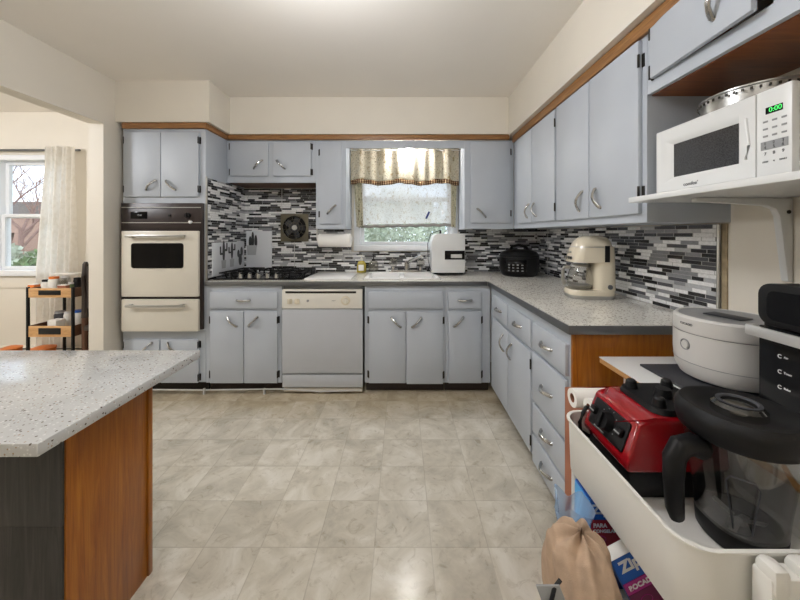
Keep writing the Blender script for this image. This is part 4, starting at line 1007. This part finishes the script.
MB().tube([(-.05, .02, .60), (-.066, .01, .596), (-.078, .0, .575), (-.082, -.005, .53)], .004, 8, flat=.6).build('drawstring', 'rubber', sk_)
MB().box(-.022, .022, -.0015, .0015, -.07, .02, .001, mt=Matrix.Translation((-.070, .012, .578)) @ Matrix.Rotation(R(-22), 4, 'Z') @ Matrix.Rotation(R(-22), 4, 'Y')).build('hang_tag', 'grey', sk_)
# crumpled clear bag
def pf_(u, v):
    a = 2 * pi * u; rr = .016 + .034 * v + .010 * sin(a * 5 + v * 4) * v
    return (rr * cos(a) * .8 + .008 * v, rr * sin(a) * .9, .17 * v + .014 * sin(a * 3 + 1) * v)
tag(MB().grid(pf_, 40, 16, wrap=True).build('clear_plastic_bag', 'bag', loc=(.418, .812, .42), smooth=60), 'crumpled clear plastic bag hanging by the cart edge behind the tan sack', 'bag')

# ------------------------------------------------------------ dining room seen through the opening
cy0 = 2.78
dc = thing('wooden_trolley', 'two-tier light wood trolley with black posts by the curtain', 'trolley', (X(50.5, cy0), cy0, 0)); hwc = (X(73, cy0) - X(28, cy0)) / 2; dpc = .30
for sx_ in (-1, 1):
    for yy in (0, dpc): box(sx_ * hwc - .009, sx_ * hwc + .009, yy - .009, yy + .009, 0, Z(287, cy0), .002).build('post', 'black', dc)
for za, zb in ((Z(297.5, cy0), Z(288.3, cy0)), (Z(336.8, cy0), Z(326, cy0))):
    m = MB().box(-hwc + .01, hwc - .01, -.006, .006, za, zb, .001).box(-hwc + .01, hwc - .01, dpc - .006, dpc + .006, za, zb, .001).box(-hwc + .01, hwc - .01, .006, dpc - .006, za, za + .012)
    t_ = m.build('tray', 'birch', dc)
    for q in (-hwc - .004, hwc - .008): box(q, q + .012, .0095, dpc - .0095, za, zb, .001).build('side_board', 'walnut', t_)
    box(-.095, .095, -.009, -.0062, za + .022, zb - .016, .001).build('handle_slot', 'black', t_)
zt1, zt2 = Z(297.5, cy0) + .0125, Z(336.8, cy0) + .0125
def jar_(px, Y, zb, r, h, mat, capmat, nm, lab, cat, caph=.018):
    o = thing(nm, lab, cat, (X(px, Y), Y, zb), 0, 'jars and tubs on the trolley')
    MB().lathe([(0, 0), (r * .95, 0), (r, .006), (r, h - .012), (r * .85, h), (0, h)], 20).build('body', mat, o)
    MB().cyl((0, 0, h + .0005), (0, 0, h + caph), r * .88, seg=20).build('cap', capmat, o)
def carton_(px, Y, zb, w_, d_, h, mat, nm, lab, cat):
    o = thing(nm, lab, cat, (X(px, Y), Y, zb), 0, 'jars and tubs on the trolley'); box(-w_ / 2, w_ / 2, -d_ / 2, d_ / 2, 0, h, .002).build('body', mat, o); box(-w_ / 2, w_ / 2, -d_ / 2, d_ / 2, h + .0004, h + .006, .002).build('lid', 'paper', o)
carton_(34, 2.86, zt1, .06, .05, .085, 'orange', 'small_box', 'small peach box at the left end of the trolley top', 'box')
jar_(47, 2.88, zt1, .036, .11, 'whitep', 'black', 'jar', 'short white jar with flat black lid on the trolley top', 'jar')
jar_(54, 2.87, zt1, .038, .135, 'whitep', 'orange', 'jar', 'white jar with tall orange lid on the trolley top', 'jar', .02)
jar_(63, 2.89, zt1, .03, .12, 'cglass', 'steel', 'jar', 'clear glass jar with metal lid on the trolley top', 'jar')
jar_(66, 2.97, zt1, .035, .13, 'lgrey', 'white', 'jar', 'grey jar with white lid behind the glass jar', 'jar')
carton_(63.5, 2.82, zt1, .075, .035, .085, 'carton', 'small_box', 'small brown box at the trolley front edge', 'box')
jar_(71.5, 2.90, zt1, .024, .085, 'leaf2', 'white', 'bottle', 'small green bottle at the right end of the trolley top', 'bottle')
jar_(77.5, 2.93, zt1, .03, .12, 'black', 'black', 'bottle', 'black bottle at the right end of the trolley top', 'bottle')
tag(box(-.12, .1, -.05, .05, 0, .008, .002).build('white_tray', 'whitep', loc=(X(69.5, 2.98), 2.98, Z(274, 2.98))), 'flat white tray resting on the jars of the trolley', 'tray')
carton_(56.5, 2.84, zt2, .075, .08, .115, 'whitep', 'small_box', 'white square tub on the lower trolley shelf', 'tub')
jar_(68, 2.93, zt2, .03, .15, 'whitep', 'white', 'bottle', 'white bottle on the lower trolley shelf', 'bottle')
jar_(77.8, 2.90, zt2, .042, .17, 'whitep', 'blue', 'tub', 'white tub with blue lid on the lower trolley shelf', 'tub')
jar_(60, 2.95, zt2, .04, .15, 'darkgrey', 'grey', 'jar', 'dark jar at the back of the lower trolley shelf', 'jar')
# dark chair
dcx, dcy = X(85, 2.80), 2.80
ch = thing('dining_chair', 'dark wooden chair mostly hidden behind the doorway edge', 'chair', (dcx, dcy, 0))
for lx in (.0, .30):
    MB().tube([(lx, 0, 0), (lx, 0, .54)], .022, 10).build('leg', 'walnut', ch)
    MB().tube([(lx, 0, .541), (lx, -.0, .9), (lx, .005, 1.0), (lx, .008, 1.02)], .024, 10, [.024, .024, .02, .012]).build('back_post', 'darkwood', ch)
    MB().tube([(lx, .36, 0), (lx, .36, .43)], .02, 10).build('leg', 'walnut', ch)
box(-.02, .32, -.02, .38, .431, .475, .008).build('seat', 'darkwood', ch)
box(.02, .28, -.012, .012, .62, .98, .006).build('backrest', 'darkwood', ch)
# curtain
cu = thing('window_curtain', 'sheer white floor-length curtain gathered beside the dining window', 'curtain', (X(58, 3.13), 3.115, 0))
def cf(u, v):
    py_ = 147 + (347 - 147) * v; lft = 46.5 - 8.5 * min(1, v * 1.6); rgt = 77 - 4 * v + 2 * sin(v * 3)
    wv = lft + (rgt - lft) * u
    return (X(wv, 3.13) - X(58, 3.13), .022 * sin(u * 2 * pi * 6 + v * 2.2) + .01 * sin(u * 23 + v * 5), Z(py_, 3.13))
MB().grid(cf, 110, 50).build('cloth', 'drape', cu, smooth=80)
MB().cyl((-1.4, .045, 2.075), (.18, .045, 2.075), .011).build('curtain_rod', 'dsteel', cu)
for px, nm, rr3, lab in ((11, 'plastic_tub', .07, 'smaller orange tub on the dining room floor at left edge'), (43, 'plastic_tub', .085, 'larger orange tub under the wooden trolley')):
    Y = 2.93; o = thing(nm, lab, 'tub', (X(px, Y), Y, 0), 0, 'orange tubs')
    MB().lathe([(0, 0), (rr3 * .8, 0), (rr3, .22), (rr3 * 1.04, .225), (rr3 * 1.04, .235), (rr3 * .97, .235), (rr3 * .77, .006), (0, .005)], 28).build('tub', 'orange', o)
    MB().lathe([(0, .24), (rr3 * 1.05, .236), (rr3 * .5, .25), (0, .252)], 28).build('lid', 'orange', o)

# ceiling lamp over the aisle (source of the main light, behind the frame)
cl_ = thing('ceiling_lamp', 'flush round ceiling lamp over the kitchen aisle', 'lamp', (-.35, 1.12, ZC))
MB().lathe([(0, -.001), (.2, -.001), (.2, -.03), (0, -.03)], 32).build('lamp_base', 'white', cl_)
MB().lathe([(.19, -.031), (.17, -.055), (.1, -.075), (0, -.08)], 32).build('lamp_shade', 'shade', cl_)

# added uplighter body for the bounce fill, unseen behind the camera
fl = thing('added_uplighter', 'added white uplighter for fill light, unseen behind the camera', 'lamp', (-.45, -.75, 0))
MB().cyl((0, 0, 0), (0, 0, .03), .15, .14, 32).build('base', 'white', fl); MB().cyl((0, 0, .03), (0, 0, 1.62), .014).build('pole', 'steel', fl)
MB().lathe([(0, 1.6), (.06, 1.61), (.2, 1.68), (.25, 1.745), (.247, 1.748), (.195, 1.69), (.06, 1.625), (0, 1.62)], 36).build('bowl_shade', 'white', fl)

# ------------------------------------------------------------ outdoors
struct('ground', box(-40, 30, 3.5, 60, -.6, -.5), 'ground')
def bush(loc, r, mat, lab, n=900, sq=1.0, leaf=.09):
    m = bmesh.new()
    for _ in range(n):
        v = Vector((random.gauss(0, 1), random.gauss(0, 1), random.gauss(0, 1))).normalized() * r * random.uniform(.55, 1)
        v.z *= sq; d = Vector((random.uniform(-1, 1), random.uniform(-1, 1), random.uniform(-1, 1))).normalized(); e = d.orthogonal().normalized(); s = leaf * random.uniform(.6, 1.3)
        m.faces.new([m.verts.new(v + d * s), m.verts.new(v + e * s * .5), m.verts.new(v - d * s), m.verts.new(v - e * s * .5)])
    o = thing('garden_bush', lab, 'bush', (loc[0], loc[1], -.5), 0, 'bushes outside')
    MB()._add(m).build('foliage', mat, o, loc=(0, 0, loc[2] + .5)); MB().cyl((0, 0, 0), (0, 0, loc[2] + .5), .06, .03).build('stem', 'bark', o)
bush((.1, 7.2, 1.0), 1.25, 'leaf', 'pale green bush close outside the kitchen window', 7000, leaf=.05)
bush((-.3, 10.2, 1.1), 1.6, 'leaf', 'pale green bush behind the first one outside the kitchen window', 5000, leaf=.07)
bush((-7.6, 7.0, .25), .7, 'leaf2', 'green bush low outside the dining window at left')
bush((-9.3, 7.6, .3), .75, 'leaf', 'pale green bush outside the dining window further left')
hs = thing('brick_house', 'brick house with grey roof far outside the dining window', 'house', (-36, 33, -.5))
box(-8, 9, 0, 8, 0, 3.6).build('walls', 'brick', hs)
MB().prism([(-8.6, 3.6), (9.6, 3.6), (6.5, 5.0), (-5.5, 5.0)], -.4, 8.4).build('roof', 'roof', hs)
for wx in (-5, 0, 5): box(wx - .7, wx + .7, -.04, -.001, 1.3, 2.8).build('window', 'vinylw', hs)
def tree(loc, lab, h=5):
    o = thing('bare_tree', lab, 'tree', loc, 0, 'trees outside the dining window'); m = MB(); tr = MB()
    def grow(p, d, l, r, k):
        q = p + d * l; (tr if k == 0 else m).tube([p, (p + q) / 2 + Vector((random.uniform(-1, 1), 0, random.uniform(-1, 1))) * l * .06, q], r, 5, [r, r * .8, r * .6])
        if k > 4: return
        for _ in range(3 if k else 5):
            n = (d + Vector((random.uniform(-1, 1), random.uniform(-1, 1), random.uniform(-.35, .7))) * .95).normalized(); grow(p + d * l * random.uniform(.55, 1), n, l * random.uniform(.6, .85), r * .5, k + 1)
    grow(Vector((0, 0, 0)), Vector((0, 0, 1)), h * .36, .13, 0)
    tr.build('trunk', 'bark', o); m.build('branches', 'bark', o)
tree((-11.8, 9.8, -.5), 'bare branched tree close outside the dining window'); tree((-17, 14.5, -.5), 'second bare tree behind the first outside the dining window', 5.5)
